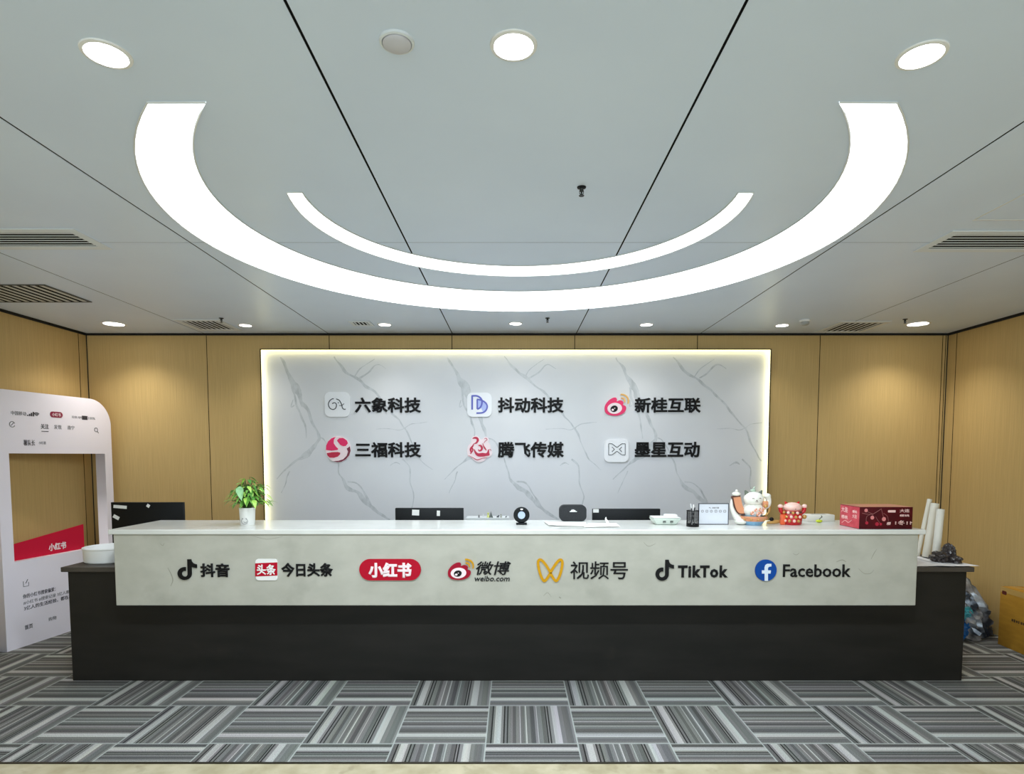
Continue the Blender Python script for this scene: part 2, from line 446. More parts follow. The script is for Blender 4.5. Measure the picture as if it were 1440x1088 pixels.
for k in range(3):
    dx = 237 * k
    vein(z6([(215, 130), (245, 180), (270, 235), (300, 290), (325, 330)]), [2, 3.5, 5, 8, 7], dx)
    vein(z6([(322, 325), (335, 370), (350, 410)]), [6, 6, 3], dx)
    vein(z6([(290, 300), (310, 400), (340, 460), (355, 520), (365, 590)]), [3, 3, 2.5, 2, 1], dx)
    vein(z6([(290, 370), (283, 410), (300, 400)]), [1, 1.5, 1], dx)
    vein(z6([(335, 370), (385, 450), (410, 515), (432, 560), (437, 600)]), [5, 4.5, 4, 3.5, 3.5], dx)
    vein(z6([(437, 595), (405, 640), (375, 668), (320, 708), (265, 750), (225, 790), (198, 820)]), [4, 7, 7, 4, 2, 1.6, 1], dx)
    vein(z6([(420, 620), (380, 690), (320, 712)]), [1.5, 1.5, 1], dx)
    vein(z6([(272, 775), (245, 840), (220, 900)]), [1.4, 1.2, .7], dx)
    vein(z6([(437, 585), (470, 600), (510, 660), (545, 740), (555, 790), (570, 820)]), [1.5, 1.5, 1.5, 2, 1.6, 2.2], dx)
    vein(z6([(570, 820), (605, 870), (655, 895), (700, 945), (740, 980), (790, 1020), (840, 1052)]), [3, 5, 5, 5, 4, 3.5, 4], dx)
    vein(z6([(600, 835), (650, 845), (690, 890), (720, 945), (745, 985)]), [2, 2, 2.2, 2.6, 2], dx)
    dx = 239 * k
    vein(z5([(325, 222), (355, 260), (390, 302), (440, 332), (490, 375), (540, 415), (590, 470), (640, 530), (690, 588)]), [1.5, 2.5, 4, 3.2, 3.6, 3, 2.4, 2.2, 1.8], dx)
    vein(z5([(690, 585), (712, 625), (722, 665), (755, 735), (790, 770), (826, 800)]), [2, 2.4, 1.8, 1.4, 1.2, .8], dx)
    vein(z5([(430, 328), (455, 290), (490, 262), (532, 235)]), [1.2, 1.4, 1.2, .7], dx)
    vein(z5([(455, 332), (500, 305), (530, 270), (558, 265), (592, 285)]), [2.2, 2.2, 1.8, 1.2, .7], dx)
    vein(z5([(690, 586), (720, 566), (760, 562), (800, 556)]), [1.2, 1.2, 1, .7], dx)
    vein(z5([(690, 586), (655, 598), (610, 590), (540, 592)]), [1.2, .8, .7, .6], dx)
    vein(z5([(672, 745), (705, 780), (712, 820), (712, 870), (735, 930), (730, 960), (718, 1000)]), [2, 2, 1.8, 1.6, 1.4, 1.4, 1], dx)
    vein(z5([(612, 778), (640, 762), (660, 772)]), [1, 2, .8], dx)
obj('marble_slab', b, [M_marble, M_vein], t)
b = nb(); fr = 0.008; dp = 0.075
box(b, PX0 - .02 - fr, PX0 - .02, -dp, 0, 0, PZ1 - PZ0 + fr); box(b, PX1 - .02, PX1 - .02 + fr, -dp, 0, 0, PZ1 - PZ0 + fr)
box(b, PX0 - .02, PX1 - .02, -dp, 0, PZ1 - PZ0, PZ1 - PZ0 + fr)
obj('frame', b, mat('dark_bronze_frame', (40, 34, 20), 0.35, 0.5), t)
b = nb()
box(b, PX0 - .02, PX0 - .016, -0.06, -0.03, 0.0, PZ1 - PZ0); box(b, PX1 - .024, PX1 - .02, -0.06, -0.03, 0.0, PZ1 - PZ0)
box(b, PX0 - .016, PX1 - .024, -0.06, -0.03, PZ1 - PZ0 - .004, PZ1 - PZ0)
tag(obj('light_strip', b, M_led, t), 'glowing warm strip')

# ------------------------------------------------------------------ ceiling lights
def crescent(co_, Ro, ci, Ri, ycut, n=80):
    """outline of a luminous arc: outer circle, inner circle, straight cut at ycut -> plan (x, y)"""
    def half(c, r):
        a = math.acos(max(-1, min(1, (c[1] - ycut) / r)))     # angle from -Y
        return [(c[0] + r * math.sin(-PI + 2 * (PI - a) * 0 + a + (2 * PI - 2 * a) * k / n - PI), c[1] - r * math.cos(a + (2 * PI - 2 * a) * k / n)) for k in range(n + 1)]
    def pts(c, r):
        a0 = math.asin((ycut - c[1]) / r)                      # right end, measured from +X
        return [(c[0] + r * math.cos(a0 + (PI - 2 * a0) * k / n), c[1] + r * math.sin(a0 + (PI - 2 * a0) * k / n)) for k in range(n + 1)]
    return pts(co_, Ro) + pts(ci, Ri)[::-1]
def arc_light(name, label, outline, loc):
    t = thing(name, label, 'ceiling light', loc, 0, 'luminous arcs set into the ceiling')
    lp = [(x - loc[0], y - loc[1]) for x, y in outline]
    flip = Matrix(((1, 0, 0, 0), (0, 0, 1, 0), (0, 1, 0, 0), (0, 0, 0, 1)))   # drawing lies flat, facing down
    def flat(bm, loops, depth):
        t2 = nb(); plate(t2, loops, depth)
        for v in t2.verts: v.co = Vector((v.co.x, v.co.z, v.co.y))
        bmesh.ops.recalc_face_normals(t2, faces=t2.faces[:])
        merge(bm, t2)
    b = nb(); flat(b, [lp], 0.004); tag(obj('diffuser', b, M_lamp, t), 'glowing white diffuser')
    b = nb(); n = len(lp)
    tube(b, [(x, y, -0.003) for x, y in lp], 0.004, n=6, closed=True)
    obj('rim', b, M_offwhite, t)
    return t
arc_light('ceiling_light', 'wide luminous white arc in the ceiling, the outer and broader of two', crescent((0.029, 3.305), 1.734, (0.03, 3.03), 1.405, 2.105), (0.029, 3.2, ZC))
arc_light('ceiling_light', 'thin luminous white arc in the ceiling, inside the wide arc', crescent((0.03, 3.0), 1.065, (0.03, 2.873), 0.98, 2.80), (0.029, 3.2, ZC))

def downlight(loc, label, r, depth, lens, group, watts):
    t = thing('downlight', label, 'downlight', loc, 0, group)
    b = nb(); lathe(b, [(r * 1.22, 0), (r * 1.2, -0.004), (r * 1.02, -0.006), (r, -0.003), (r, 0.0)], n=40); obj('trim_ring', b, M_white, t, 40)
    b = nb(); lathe(b, [(0, -0.001 - depth * 0.0), (r * 0.98, -0.001)], n=40); tag(obj('lens', b, lens, t, 40), 'glowing white lens')
    return t
def lamp(par, energy, size, angle, blend, col):
    l = bpy.data.lights.new('lamp', 'SPOT'); l.energy = energy; l.spot_size = R(angle); l.spot_blend = blend; l.shadow_soft_size = size; l.color = col
    o = bpy.data.objects.new('lamp', l); C.objects.link(o); o.parent = par; o.location = (0, 0, -0.015 - size * 0)
GF = 'bright downlights in the front ceiling panels'
d0 = downlight((0.0, 1.826, ZC), 'bright round downlight above the middle of the arcs', 0.056, 0, M_down, GF, 0)
d1 = copy_thing(d0, (-1.197, 1.862, ZC), 'bright round downlight above the left end of the wide arc')
d2 = copy_thing(d0, (1.203, 1.868, ZC), 'bright round downlight above the right end of the wide arc')
for d in (d0, d1, d2): lamp(d, SPOT_FRONT, 0.05, 160, 0.5, (0.84, 0.93, 1))
GB = 'downlights along the back wall'
e0 = downlight((-3.581, 5.521, ZC), 'large downlight in the back left ceiling corner', 0.082, 0, M_downb, GB, 0)
e6 = copy_thing(e0, (3.622, 5.521, ZC), 'large downlight in the back right ceiling corner')
e1 = downlight((-2.429, 5.581, ZC), 'small downlight beside the square vent near the left corner', 0.052, 0, M_downb, GB, 0)
ex = [e1]
for x, y, l in ((-1.161, 5.551, 'small downlight beside the tiny ceiling vent'), (0.017, 5.507, 'small downlight above the middle of the marble panel'),
                (1.196, 5.551, 'small downlight above the right part of the marble panel'), (2.432, 5.581, 'small downlight beside the white ceiling detector')):
    ex.append(copy_thing(e1, (x, y, ZC), l))
for d in [e0, e6] + ex: lamp(d, SPOT_BACK if d not in (e0, e6) else SPOT_CORNER, 0.05, 104 if d not in (e0, e6) else 125, 1.0, (1, 0.97, 0.9))

# ------------------------------------------------------------------ ceiling vents, hatch, sprinklers, detectors
def vent(label, x0, x1, y0, y1, border, n, along, fm, sm, gap=0.5):
    cx, cy = (x0 + x1) / 2, (y0 + y1) / 2
    t = thing('ceiling_vent', label, 'vent', (cx, cy, ZC), 0, 'vents in the ceiling')
    w, h = (x1 - x0) / 2, (y1 - y0) / 2
    b = nb(); z0, z1 = -0.006, 0
    box(b, -w, w, -h, -h + border, z0, z1, .002); box(b, -w, w, h - border, h, z0, z1, .002)
    box(b, -w, -w + border, -h + border, h - border, z0, z1, .002); box(b, w - border, w, -h + border, h - border, z0, z1, .002)
    obj('frame', b, fm, t)
    b = nb(); box(b, -w + border, w - border, -h + border, h - border, -0.001, 0.0); obj('backing', b, M_dark, t)
    b = nb(); iw, ih = w - border, h - border
    for k in range(n):
        f0, f1 = (k + gap * .5) / n, (k + 1 - gap * .5) / n
        if along == 'x': box(b, -iw, iw, -ih + 2 * ih * f0, -ih + 2 * ih * f1, -0.003, -0.001)
        else: box(b, -iw + 2 * iw * f0, -iw + 2 * iw * f1, -ih, ih, -0.003, -0.001)
    obj('slats', b, sm, t)
    return t
M_vent = mat('vent_white', (224, 230, 234), 0.45)
vent('white slot vent with long dark slits, above the phone-shaped standee', -3.50, -2.29, 3.237, 3.547, 0.05, 6, 'x', M_vent, M_vent, .74)
vent('dark-framed grille over the left wall, closer to the back corner than the slot vent', -4.02, -3.235, 4.27, 4.745, 0.014, 12, 'y', mat('vent_frame_dark', (70, 70, 66), .5), mat('vent_slat_grey', (206, 206, 200), .45), .55)
vent('square vent near the back left corner of the ceiling', -2.962, -2.552, 5.35, 5.80, 0.05, 7, 'y', M_vent, M_vent, .62)
vent('tiny ceiling vent above the left part of the marble panel', -1.455, -1.265, 5.41, 5.60, 0.03, 4, 'y', M_vent, M_vent, .62)
vent('white slot vent with long dark slits, beside the square ceiling hatch', 2.306, 3.50, 3.265, 3.59, 0.05, 6, 'x', M_vent, M_vent, .74)
vent('square vent near the back right corner of the ceiling', 2.874, 3.33, 5.42, 5.89, 0.05, 7, 'y', M_vent, M_vent, .62)
t = thing('ceiling_hatch', 'flush square access hatch in the ceiling in front of the right slot vent', 'hatch', (2.63, 2.8, ZC))
b = nb()
for a in ((-.33, .33, -.325, -.317), (-.33, .33, .317, .325), (-.33, -.322, -.317, .317), (.322, .33, -.317, .317)): box(b, *a, -0.003, 0)
obj('frame', b, M_offwhite, t)
b = nb(); box(b, -.318, .318, -.313, .313, -0.0015, 0); obj('door', b, M_ceil, t)

def sprinkler(loc, label):
    t = thing('sprinkler', label, 'sprinkler', loc, 0, 'small dark sprinkler heads in the ceiling')
    b = nb(); lathe(b, [(0, 0), (.020, 0), (.019, -.004), (.009, -.006), (0, -.006)], n=20); obj('cover_plate', b, M_ink, t, 40)
    b = nb(); lathe(b, [(.0085, -.005), (.007, -.018), (.004, -.022), (.003, -.034), (.012, -.036), (.012, -.038), (0, -.038)], n=14)
    tube(b, [(-.008, 0, -.014), (-.009, 0, -.026), (0, 0, -.036)], .0016, 6); tube(b, [(.008, 0, -.014), (.009, 0, -.026), (0, 0, -.036)], .0016, 6)
    obj('nozzle', b, mat('sprinkler_metal', (44, 48, 48), .35, .6), t, 40)
    return t
s0 = sprinkler((0.299, 2.751, ZC), 'dark sprinkler head inside the thin luminous arc')
copy_thing(s0, (-2.512, 5.30, ZC), 'dark sprinkler head by the square vent near the back left corner')
copy_thing(s0, (0.291, 5.296, ZC), 'dark sprinkler head above the middle of the marble panel')
copy_thing(s0, (3.39, 5.34, ZC), 'dark sprinkler head by the large downlight in the right corner')
t = thing('ceiling_speaker', 'round grey ceiling speaker beside the middle front downlight', 'speaker', (-0.333, 1.809, ZC))
b = nb(); lathe(b, [(.050, 0), (.049, -.006), (.043, -.008), (.041, -.003)], n=40); obj('rim', b, M_vent, t, 40)
b = nb(); lathe(b, [(.0405, -.0005), (.040, -.010), (.032, -.016), (0, -.018)], n=40); obj('cone_cover', b, mat('speaker_grey', (204, 204, 212), .5), t, 40)
t = thing('smoke_detector', 'small white detector on the ceiling beside the square back right vent', 'smoke detector', (2.541, 5.378, ZC))
b = nb(); lathe(b, [(.045, 0), (.045, -.012), (.036, -.016)], n=28); obj('base', b, M_white, t, 40)
b = nb(); lathe(b, [(.036, -.015), (.034, -.036), (.024, -.044), (0, -.045)], n=28); obj('sensor_cap', b, mat('detector_grey', (170, 172, 170), .5), t, 40)

# ------------------------------------------------------------------ reception desk
CT = 1.078
t = thing('reception_desk', 'long reception desk with dark base and white overhanging front', 'reception desk', (0.02, 4.5, 0))
def DB(bm, x0, x1, y0, y1, z0, z1, bev=0, mi=0): return box(bm, x0 - .02, x1 - .02, y0 - 4.5, y1 - 4.5, z0, z1, bev, mi)
b = nb(); DB(b, -3.062, 3.112, 4.125, 4.95, 0, 0.767, .004); tag(obj('base', b, M_base, t), 'dark brown base')
b = nb(); DB(b, -3.092, 3.146, 4.10, 5.0, 0.767, 0.80, .004); tag(obj('ledge', b, M_ledge, t), 'dark lower worktop')
b = nb(); DB(b, -2.622, 2.652, 3.95, 4.49, 0.573, 1.046, .004)
def crack(pts, w):
    q = [(v.x - .02, v.z) for v in (at(px, py, 3.95) for px, py in pts)]
    q = [(p[0], p[1]) for p in smooth_pts(q, 4)]
    stroke(b, q, [w * (.3 + .7 * math.sin(PI * (i + .5) / len(q))) for i in range(len(q))], .0004, 1, -.55)
crack([(236, 798), (241, 808), (243, 816), (240, 824)], .007); crack([(1207, 799), (1215, 806), (1224, 806), (1229, 801)], .004)
crack([(1176, 790), (1184, 787), (1190, 790)], .006); crack([(1225, 786), (1229, 778), (1233, 772)], .004); crack([(225, 764), (229, 767), (231, 763)], .004)
crack([(764, 838), (770, 833), (775, 839)], .004); crack([(786, 839), (789, 841)], .009); crack([(1115, 778), (1120, 780), (1124, 777)], .004)
crack([(905, 762), (912, 768), (922, 764)], .004); crack([(352, 752), (375, 758), (398, 754)], .003)
tag(obj('front_panel', b, [M_stonefront, mat('stone_mark', (150, 148, 136), .5)], t), 'off-white stone front')
b = nb(); DB(b, -2.648, 2.692, 3.935, 4.533, 1.046, CT, .005); tag(obj('countertop', b, M_ctop, t), 'white countertop')

# ------------------------------------------------------------------ writing and marks
NOTE = ("M12.525.02c1.31-.02 2.61-.01 3.91-.02.08 1.53.63 3.09 1.75 4.17 1.12 1.11 2.7 1.62 4.24 1.79v4.03c-1.44-.05-2.89-.35-4.2-.97-.57-.26-1.1-.59-1.62-.93"
        "-.01 2.92.01 5.84-.02 8.75-.08 1.4-.54 2.79-1.35 3.94-1.31 1.92-3.58 3.17-5.91 3.21-1.43.08-2.86-.31-4.08-1.03-2.02-1.19-3.44-3.37-3.65-5.71-.02-.5-.03-1-.01-1.49"
        ".18-1.9 1.12-3.72 2.58-4.96 1.66-1.44 3.98-2.13 6.15-1.72.02 1.48-.04 2.96-.04 4.44-.99-.32-2.15-.23-3.02.37-.63.41-1.11 1.04-1.36 1.75-.21.51-.15 1.07-.14 1.61"
        ".24 1.64 1.82 3.02 3.5 2.87 1.12-.01 2.19-.66 2.77-1.61.19-.33.4-.67.41-1.06.1-1.79.06-3.57.07-5.36.01-4.03-.01-8.05.02-12.07z")
def path(d, k=4):
    tk = re.findall(r'[McvzlhZ]|-?\d*\.\d+|-?\d+', d); i = 0; cmd = None; p = Vector((0, 0)); o = []
    def num():
        nonlocal i
        i += 1; return float(tk[i - 1])
    while i < len(tk):
        if tk[i].isalpha(): cmd = tk[i]; i += 1
        if cmd in 'zZ': continue
        if cmd == 'M': p = Vector((num(), num())); o.append(p.copy())
        elif cmd == 'v': p = p + Vector((0, num())); o.append(p.copy())
        elif cmd == 'c':
            a = p + Vector((num(), num())); c = p + Vector((num(), num())); e = p + Vector((num(), num()))
            for j in range(1, k + 1):
                s = j / k; o.append(p * (1 - s) ** 3 + a * 3 * s * (1 - s) ** 2 + c * 3 * s * s * (1 - s) + e * s ** 3)
            p = e
    return [(q.x, q.y) for q in o]

class Plane:
    """drawing on an upright plane at depth Y: picture places -> coordinates local to a sign standing there"""
    def __init__(s, Y, px, py): s.Y = Y; s.o = at(px, py, Y)
    def __call__(s, px, py):
        v = at(px, py, s.Y) - s.o; return (v.x, v.z)
    def L(s, pts): return [s(*p) for p in pts]
    def rect(s, x0, y0, x1, y1):
        a = s((x0), (y1)); c = s(x1, y0); return a[0], c[0], a[1], c[1]
def sign(Y, box_, label, group):
    x0, y0, x1, y1 = box_
    P = Plane(Y, (x0 + x1) / 2, (y0 + y1) / 2)
    return thing('logo_sign', label, 'sign', P.o, 0, group), P
def text_part(t, P, s, r, bold=.03, depth=.014, m=None, shear=0, space=1.0, name='lettering'):
    b = nb(); x0, x1, z0, z1 = P.rect(*r)
    lettering(b, s, x0, x1, z0, z1, depth, bold, shear, space=space)
    return obj(name, b, m or M_ink, t)
def plaque(t, P, r, rad=.22, depth=.014, m=None, name='icon_plate'):
    x0, x1, z0, z1 = P.rect(*r); w = x1 - x0
    b = nb(); plate(b, [rrect(x0, x1, z0, z1, w * rad)], depth); return obj(name, b, m or M_plaque, t)

YW = YM - 0.0008
GW = 'company signs on the marble panel'
def zo(ox, oy, k): return lambda pts: [(ox + x / k, oy + y / k) for x, y in pts]

# 1 elephant outline
t, P = sign(YW, (457, 550, 593, 587), 'upper left sign on the marble panel: line-drawn elephant icon and four black characters', GW)
ip = plaque(t, P, (457.5, 551, 492.5, 586)); z = zo(440, 530, 8); b = nb()
def sk(pts, w, mi=0, yy=-.014, dp=.003, zz=None):
    stroke(b, smooth_pts(P.L((zz or z)(pts)), 4), w, dp, mi, yy)
sk([(222, 300), (250, 290), (270, 310), (262, 350), (232, 366), (198, 352), (180, 312), (192, 272), (222, 248), (240, 247)], .0085)
sk([(268, 248), (300, 262), (322, 296), (330, 318), (340, 352), (358, 364), (374, 362)], .0085)
sk([(302, 322), (328, 322), (345, 310), (356, 300)], .006)
sk([(287, 288), (296, 294)], .009)
obj('elephant_emblem', b, M_line, ip)
text_part(t, P, '六象科技', (499, 558.7, 592.3, 580.3))
# 2 DD
t, P = sign(YW, (657, 550, 793, 587), 'upper middle sign on the marble panel: violet double D icon and four black characters', GW)
ip = plaque(t, P, (657, 552, 691.5, 586)); z = zo(640, 530, 8); b = nb()
plate(b, [P.L(z([(250, 255), (290, 262), (335, 285), (360, 325), (345, 370), (315, 395), (285, 330), (250, 350)]))], .002, 1, -.014)
sk([(193, 368), (193, 290), (193, 215)], .017)
sk([(185, 215), (240, 213), (280, 232), (302, 265), (300, 310), (282, 345), (250, 362)], .017, yy=-.0142)
sk([(250, 362), (250, 300), (250, 255)], .015, yy=-.0144)
sk([(245, 252), (295, 262), (342, 290), (362, 330), (348, 375), (310, 402), (240, 407)], .015, yy=-.0146)
obj('double_letter_emblem', b, [M_violet, M_lilac], ip)
text_part(t, P, '抖动科技', (700, 558.7, 793, 580.5))
# 3 weibo-like eye
def eye_logo(t, P, z, sc_=1.0, m=M_pink):
    global b
    b = nb()
    body = smooth_pts([(160, 350), (168, 315), (200, 270), (245, 238), (285, 232), (300, 255), (296, 275), (330, 262), (362, 272), (372, 295), (366, 312), (395, 328), (402, 358), (380, 400), (330, 428), (270, 435), (205, 425), (168, 395), (160, 350)], 3)[:-1]
    plate(b, [P.L(z(body))], .012)
    o1 = obj('icon_plate', b, m, t)
    b = nb(); plate(b, [P.L(z(ellipse(273, 353, 82, 62, 40, -.1)))], .003, 0, -.012)
    plate(b, [P.L(z(ellipse(266, 358, 42, 36, 32, -.4)))], .002, 1, -.015)
    plate(b, [P.L(z(ellipse(250, 370, 14, 12, 20)))], .0015, 0, -.017); plate(b, [P.L(z(ellipse(272, 352, 6, 5, 14)))], .0015, 0, -.017)
    obj('eye_emblem', b, [M_pinkwhite, M_ink], o1)
    b = nb()
    for rr, w in ((36, 14), (76, 16)):
        pts = [(352 + rr * math.cos(R(a)), 272 - rr * math.sin(R(a))) for a in range(-22, 108, 10)]
        q = P.L(z(pts)); ww = abs(P(*z([(0, 0)])[0])[0] - P(*z([(w, 0)])[0])[0])
        stroke(b, q, ww, .012)
    obj('signal_arcs', b, M_amber if m is M_pink else M_gold, t)
t, P = sign(YW, (849, 550, 986, 587), 'upper right sign on the marble panel: red eye icon and four black characters', GW)
eye_logo(t, P, zo(830, 530, 8))
text_part(t, P, '新桂互联', (892, 558.7, 985.5, 580.5))
# 4 pink S disc
t, P = sign(YW, (459, 612, 593, 650), 'lower left sign on the marble panel: pink disc icon and four black characters', GW)
z = zo(440, 530, 8); b = nb(); plate(b, [P.L(z(ellipse(288, 812, 140, 148, 48)))], .012); ip = obj('icon_plate', b, M_pinkwhite, t)
b = nb()
plate(b, [P.L(z([(152, 820), (155, 770), (175, 725), (215, 688), (262, 672), (240, 705), (238, 745), (262, 780), (290, 808), (280, 820), (215, 828)]))], .003, 0, -.012)
plate(b, [P.L(z([(275, 715), (300, 688), (345, 685), (385, 712), (398, 745), (375, 775), (345, 778), (312, 762)]))], .003, 0, -.012)
plate(b, [P.L(z([(160, 855), (220, 845), (285, 842), (312, 850), (310, 870), (285, 895), (240, 908), (195, 905), (170, 885)]))], .003, 1, -.012)
plate(b, [P.L(z([(420, 780), (428, 830), (412, 880), (375, 925), (325, 952), (275, 957), (235, 945), (290, 942), (345, 925), (385, 885), (400, 840), (385, 805)]))], .003, 2, -.012)
obj('letter_emblem', b, [M_pink, M_crimson, M_maroon], ip)
text_part(t, P, '三福科技', (500, 621.5, 592.5, 643))
# 5 red dragon
t, P = sign(YW, (657, 612, 793, 650), 'lower middle sign on the marble panel: red coiled dragon icon and four black characters', GW)
z = zo(640, 530, 8); b = nb()
o = smooth_pts([(135, 820), (150, 770), (180, 740), (185, 690), (220, 662), (262, 668), (285, 700), (318, 690), (345, 672), (378, 695), (372, 730), (395, 760), (400, 810), (418, 850), (400, 890), (355, 905), (330, 940), (270, 958), (220, 940), (180, 905), (145, 890), (135, 820)], 3)[:-1]
plate(b, [P.L(z(o))], .008); ip = obj('icon_plate', b, M_pinkwhite, t)
b = nb()
for i, (pts, w) in enumerate((([(196, 692), (222, 684), (248, 690), (256, 712), (240, 740), (214, 748)], [.006, .018, .022, .022, .016, .006]),
                ([(214, 748), (196, 780), (176, 810), (182, 850), (170, 862)], [.006, .016, .02, .014, .006]),
                ([(186, 790), (200, 815), (192, 845)], [.01, .014, .006]),
                ([(262, 770), (288, 772), (302, 795), (294, 822), (270, 828), (262, 812)], [.01, .018, .02, .018, .012, .005]),
                ([(215, 812), (232, 850), (262, 872), (308, 866), (350, 872), (372, 850), (374, 815)], [.008, .02, .026, .024, .028, .022, .008]),
                ([(372, 850), (382, 872), (362, 882)], [.014, .014, .008]),
                ([(230, 862), (262, 882), (320, 884), (352, 880)], [.01, .018, .018, .008]),
                ([(312, 745), (318, 772), (335, 800), (352, 825)], [.004, .01, .014, .008]),
                ([(324, 745), (338, 722), (360, 705), (348, 688), (330, 696)], [.004, .005, .005, .005, .003]),
                ([(150, 880), (200, 905), (250, 930), (310, 912), (360, 905)], [.003, .005, .008, .005, .003]),
                ([(372, 820), (398, 815), (406, 830)], [.004, .005, .003]))):
    stroke(b, smooth_pts(P.L(z(pts)), 4), [q[0] for q in smooth_pts([(q, 0) for q in w], 4)], .003 + .0001 * i, 0, -.008)
obj('dragon_emblem', b, M_crimson, ip)
text_part(t, P, '腾飞传媒', (700, 621, 793, 643.5))
# 6 bow-tie outline
t, P = sign(YW, (848, 617, 985, 650), 'lower right sign on the marble panel: outlined X icon and four black characters', GW)
ip = plaque(t, P, (849, 617, 884, 649.5)); z = zo(830, 530, 8); b = nb()
o = [(205, 750), (242, 750), (298, 792), (352, 750), (390, 750), (390, 876), (352, 876), (298, 834), (242, 876), (205, 876), (205, 750)]
for a, c in zip(o, o[1:]): stroke(b, P.L(z([a, c])), .006, .003, 0, -.014)
for a, c, d in (((242, 786), (270, 813), (242, 840)), ((352, 786), (325, 813), (352, 840))):
    stroke(b, P.L(z([a, c])), .006, .0031, 0, -.014); stroke(b, P.L(z([c, d])), .006, .0032, 0, -.014)
obj('bow_tie_emblem', b, M_line, ip)
text_part(t, P, '墨星互动', (892, 621, 984, 643.3))

# counter front signs
YF = 3.9495
GC = 'platform signs on the counter front'
def note(t, P, r):
    x0, x1, z0, z1 = P.rect(*r); pts = path(NOTE)
    xs = [p[0] for p in pts]; ys = [p[1] for p in pts]
    q = [(x0 + (x - min(xs)) / (max(xs) - min(xs)) * (x1 - x0), z1 - (y - min(ys)) / (max(ys) - min(ys)) * (z1 - z0)) for x, y in pts]
    b = nb(); plate(b, [q], .01); return obj('note_icon', b, M_ink, t)
t, P = sign(YF, (251, 786, 323, 815), 'black music note sign with two black characters on the counter front', GC)
note(t, P, (251, 786, 277, 815)); text_part(t, P, '抖音', (282.5, 791.7, 323, 811), .034, .01)
t, P = sign(YF, (360, 785, 469, 816), 'counter sign with red-banded white square icon and four black characters', GC)
ip = plaque(t, P, (360.5, 785.5, 390.5, 815.5), .14, .008, M_white)
b = nb(); plate(b, [P.L([(359.6, 791.5), (390.8, 790.2), (390.8, 808.6), (359.6, 810)])], .0015, 0, -.008); x0, x1, z0, z1 = P.rect(362, 793, 388.6, 808)
bd = obj('red_band', b, M_red, ip); b = nb(); lettering(b, '头条', x0, x1, z0, z1, .0015, .03, y=-.0096)
tag(obj('lettering', b, M_white, ip), 'white lettering')
text_part(t, P, '今日头条', (396, 791, 468.5, 810.6), .036, .01)
t, P = sign(YF, (506, 785, 592, 816), 'red pill-shaped sign with white characters on the counter front', GC)
x0, x1, z0, z1 = P.rect(506, 785.6, 592, 815.4); b = nb(); plate(b, [rrect(x0, x1, z0, z1, (z1 - z0) * .4999, 12)], .012)
ip = obj('pill_plate', b, M_red, t)
b = nb(); x0, x1, z0, z1 = P.rect(518.5, 790.2, 579.5, 811.8); lettering(b, '小红书', x0, x1, z0, z1, .002, .052, y=-.0121); tag(obj('lettering', b, M_pinkwhite, ip), 'white lettering')
t, P = sign(YF, (629, 785, 718, 817), 'counter sign with red eye icon, slanted black characters and small web address', GC)
zw = lambda pts: [(629.7 + (x - 158) / (440 - 158) * 37.6, 785.5 + (y - 190) / (437 - 190) * 29.5) for x, y in pts]
eye_logo(t, P, zw, m=mat('logo_weak_red', (156, 10, 42), .5, spec=.2))
text_part(t, P, '微博', (669.5, 789, 718.5, 808.2), .012, .008, shear=.22)
text_part(t, P, 'weibo.com', (667.5, 809.3, 716.8, 817), .008, .006, shear=.22, name='web_address')
t, P = sign(YF, (755, 785, 883, 817), 'counter sign with golden butterfly icon and three thin black characters', GC)
z = zo(740, 770, 6); b = nb()
o = smooth_pts([(203, 205), (170, 150), (135, 108), (112, 100), (100, 120), (104, 165), (118, 220), (138, 265), (155, 278), (178, 255), (203, 212)], 4)
stroke(b, P.L(z(o)), .0165, .009)
o = smooth_pts([(200, 212), (232, 160), (268, 112), (292, 100), (304, 118), (300, 165), (286, 222), (268, 262), (250, 278), (228, 255), (202, 208)], 4)
stroke(b, P.L(z(o)), .0165, .0094); obj('butterfly_icon', b, M_gold, t)
text_part(t, P, '视频号', (802, 789, 883, 814), .004, .008)
t, P = sign(YF, (921, 786, 1024, 816), 'black music note sign with bold black latin letters on the counter front', GC)
note(t, P, (921.5, 786.7, 947.5, 816)); text_part(t, P, 'TikTok', (953, 794.6, 1023.5, 811.8), .036, .01, space=1.12)
t, P = sign(YF, (1061, 786, 1197, 816), 'counter sign with blue round icon and thin black latin letters', GC)
x0, x1, z0, z1 = P.rect(1061, 786.3, 1091.8, 816.4); b = nb(); plate(b, [ellipse((x0 + x1) / 2, (z0 + z1) / 2, (x1 - x0) / 2, (z1 - z0) / 2, 48)], .01)
ip = obj('round_plate', b, M_blue, t)
z = zo(910, 770, 4.8); b = nb()
o = [(788, 221), (788, 172), (770, 172), (770, 150), (788, 150), (788, 130), (793, 115), (806, 106), (834, 106), (834, 124), (818, 126), (811, 134), (811, 150), (831, 150), (828, 172), (811, 172), (811, 221)]
plate(b, [P.L(z(o))], .002, 0, -.01); tag(obj('letter_emblem', b, mat('pale_blue_white', (214, 226, 240), .4), ip), 'white letter')
text_part(t, P, 'Facebook', (1100.5, 793.2, 1196.3, 811), .012, .008)

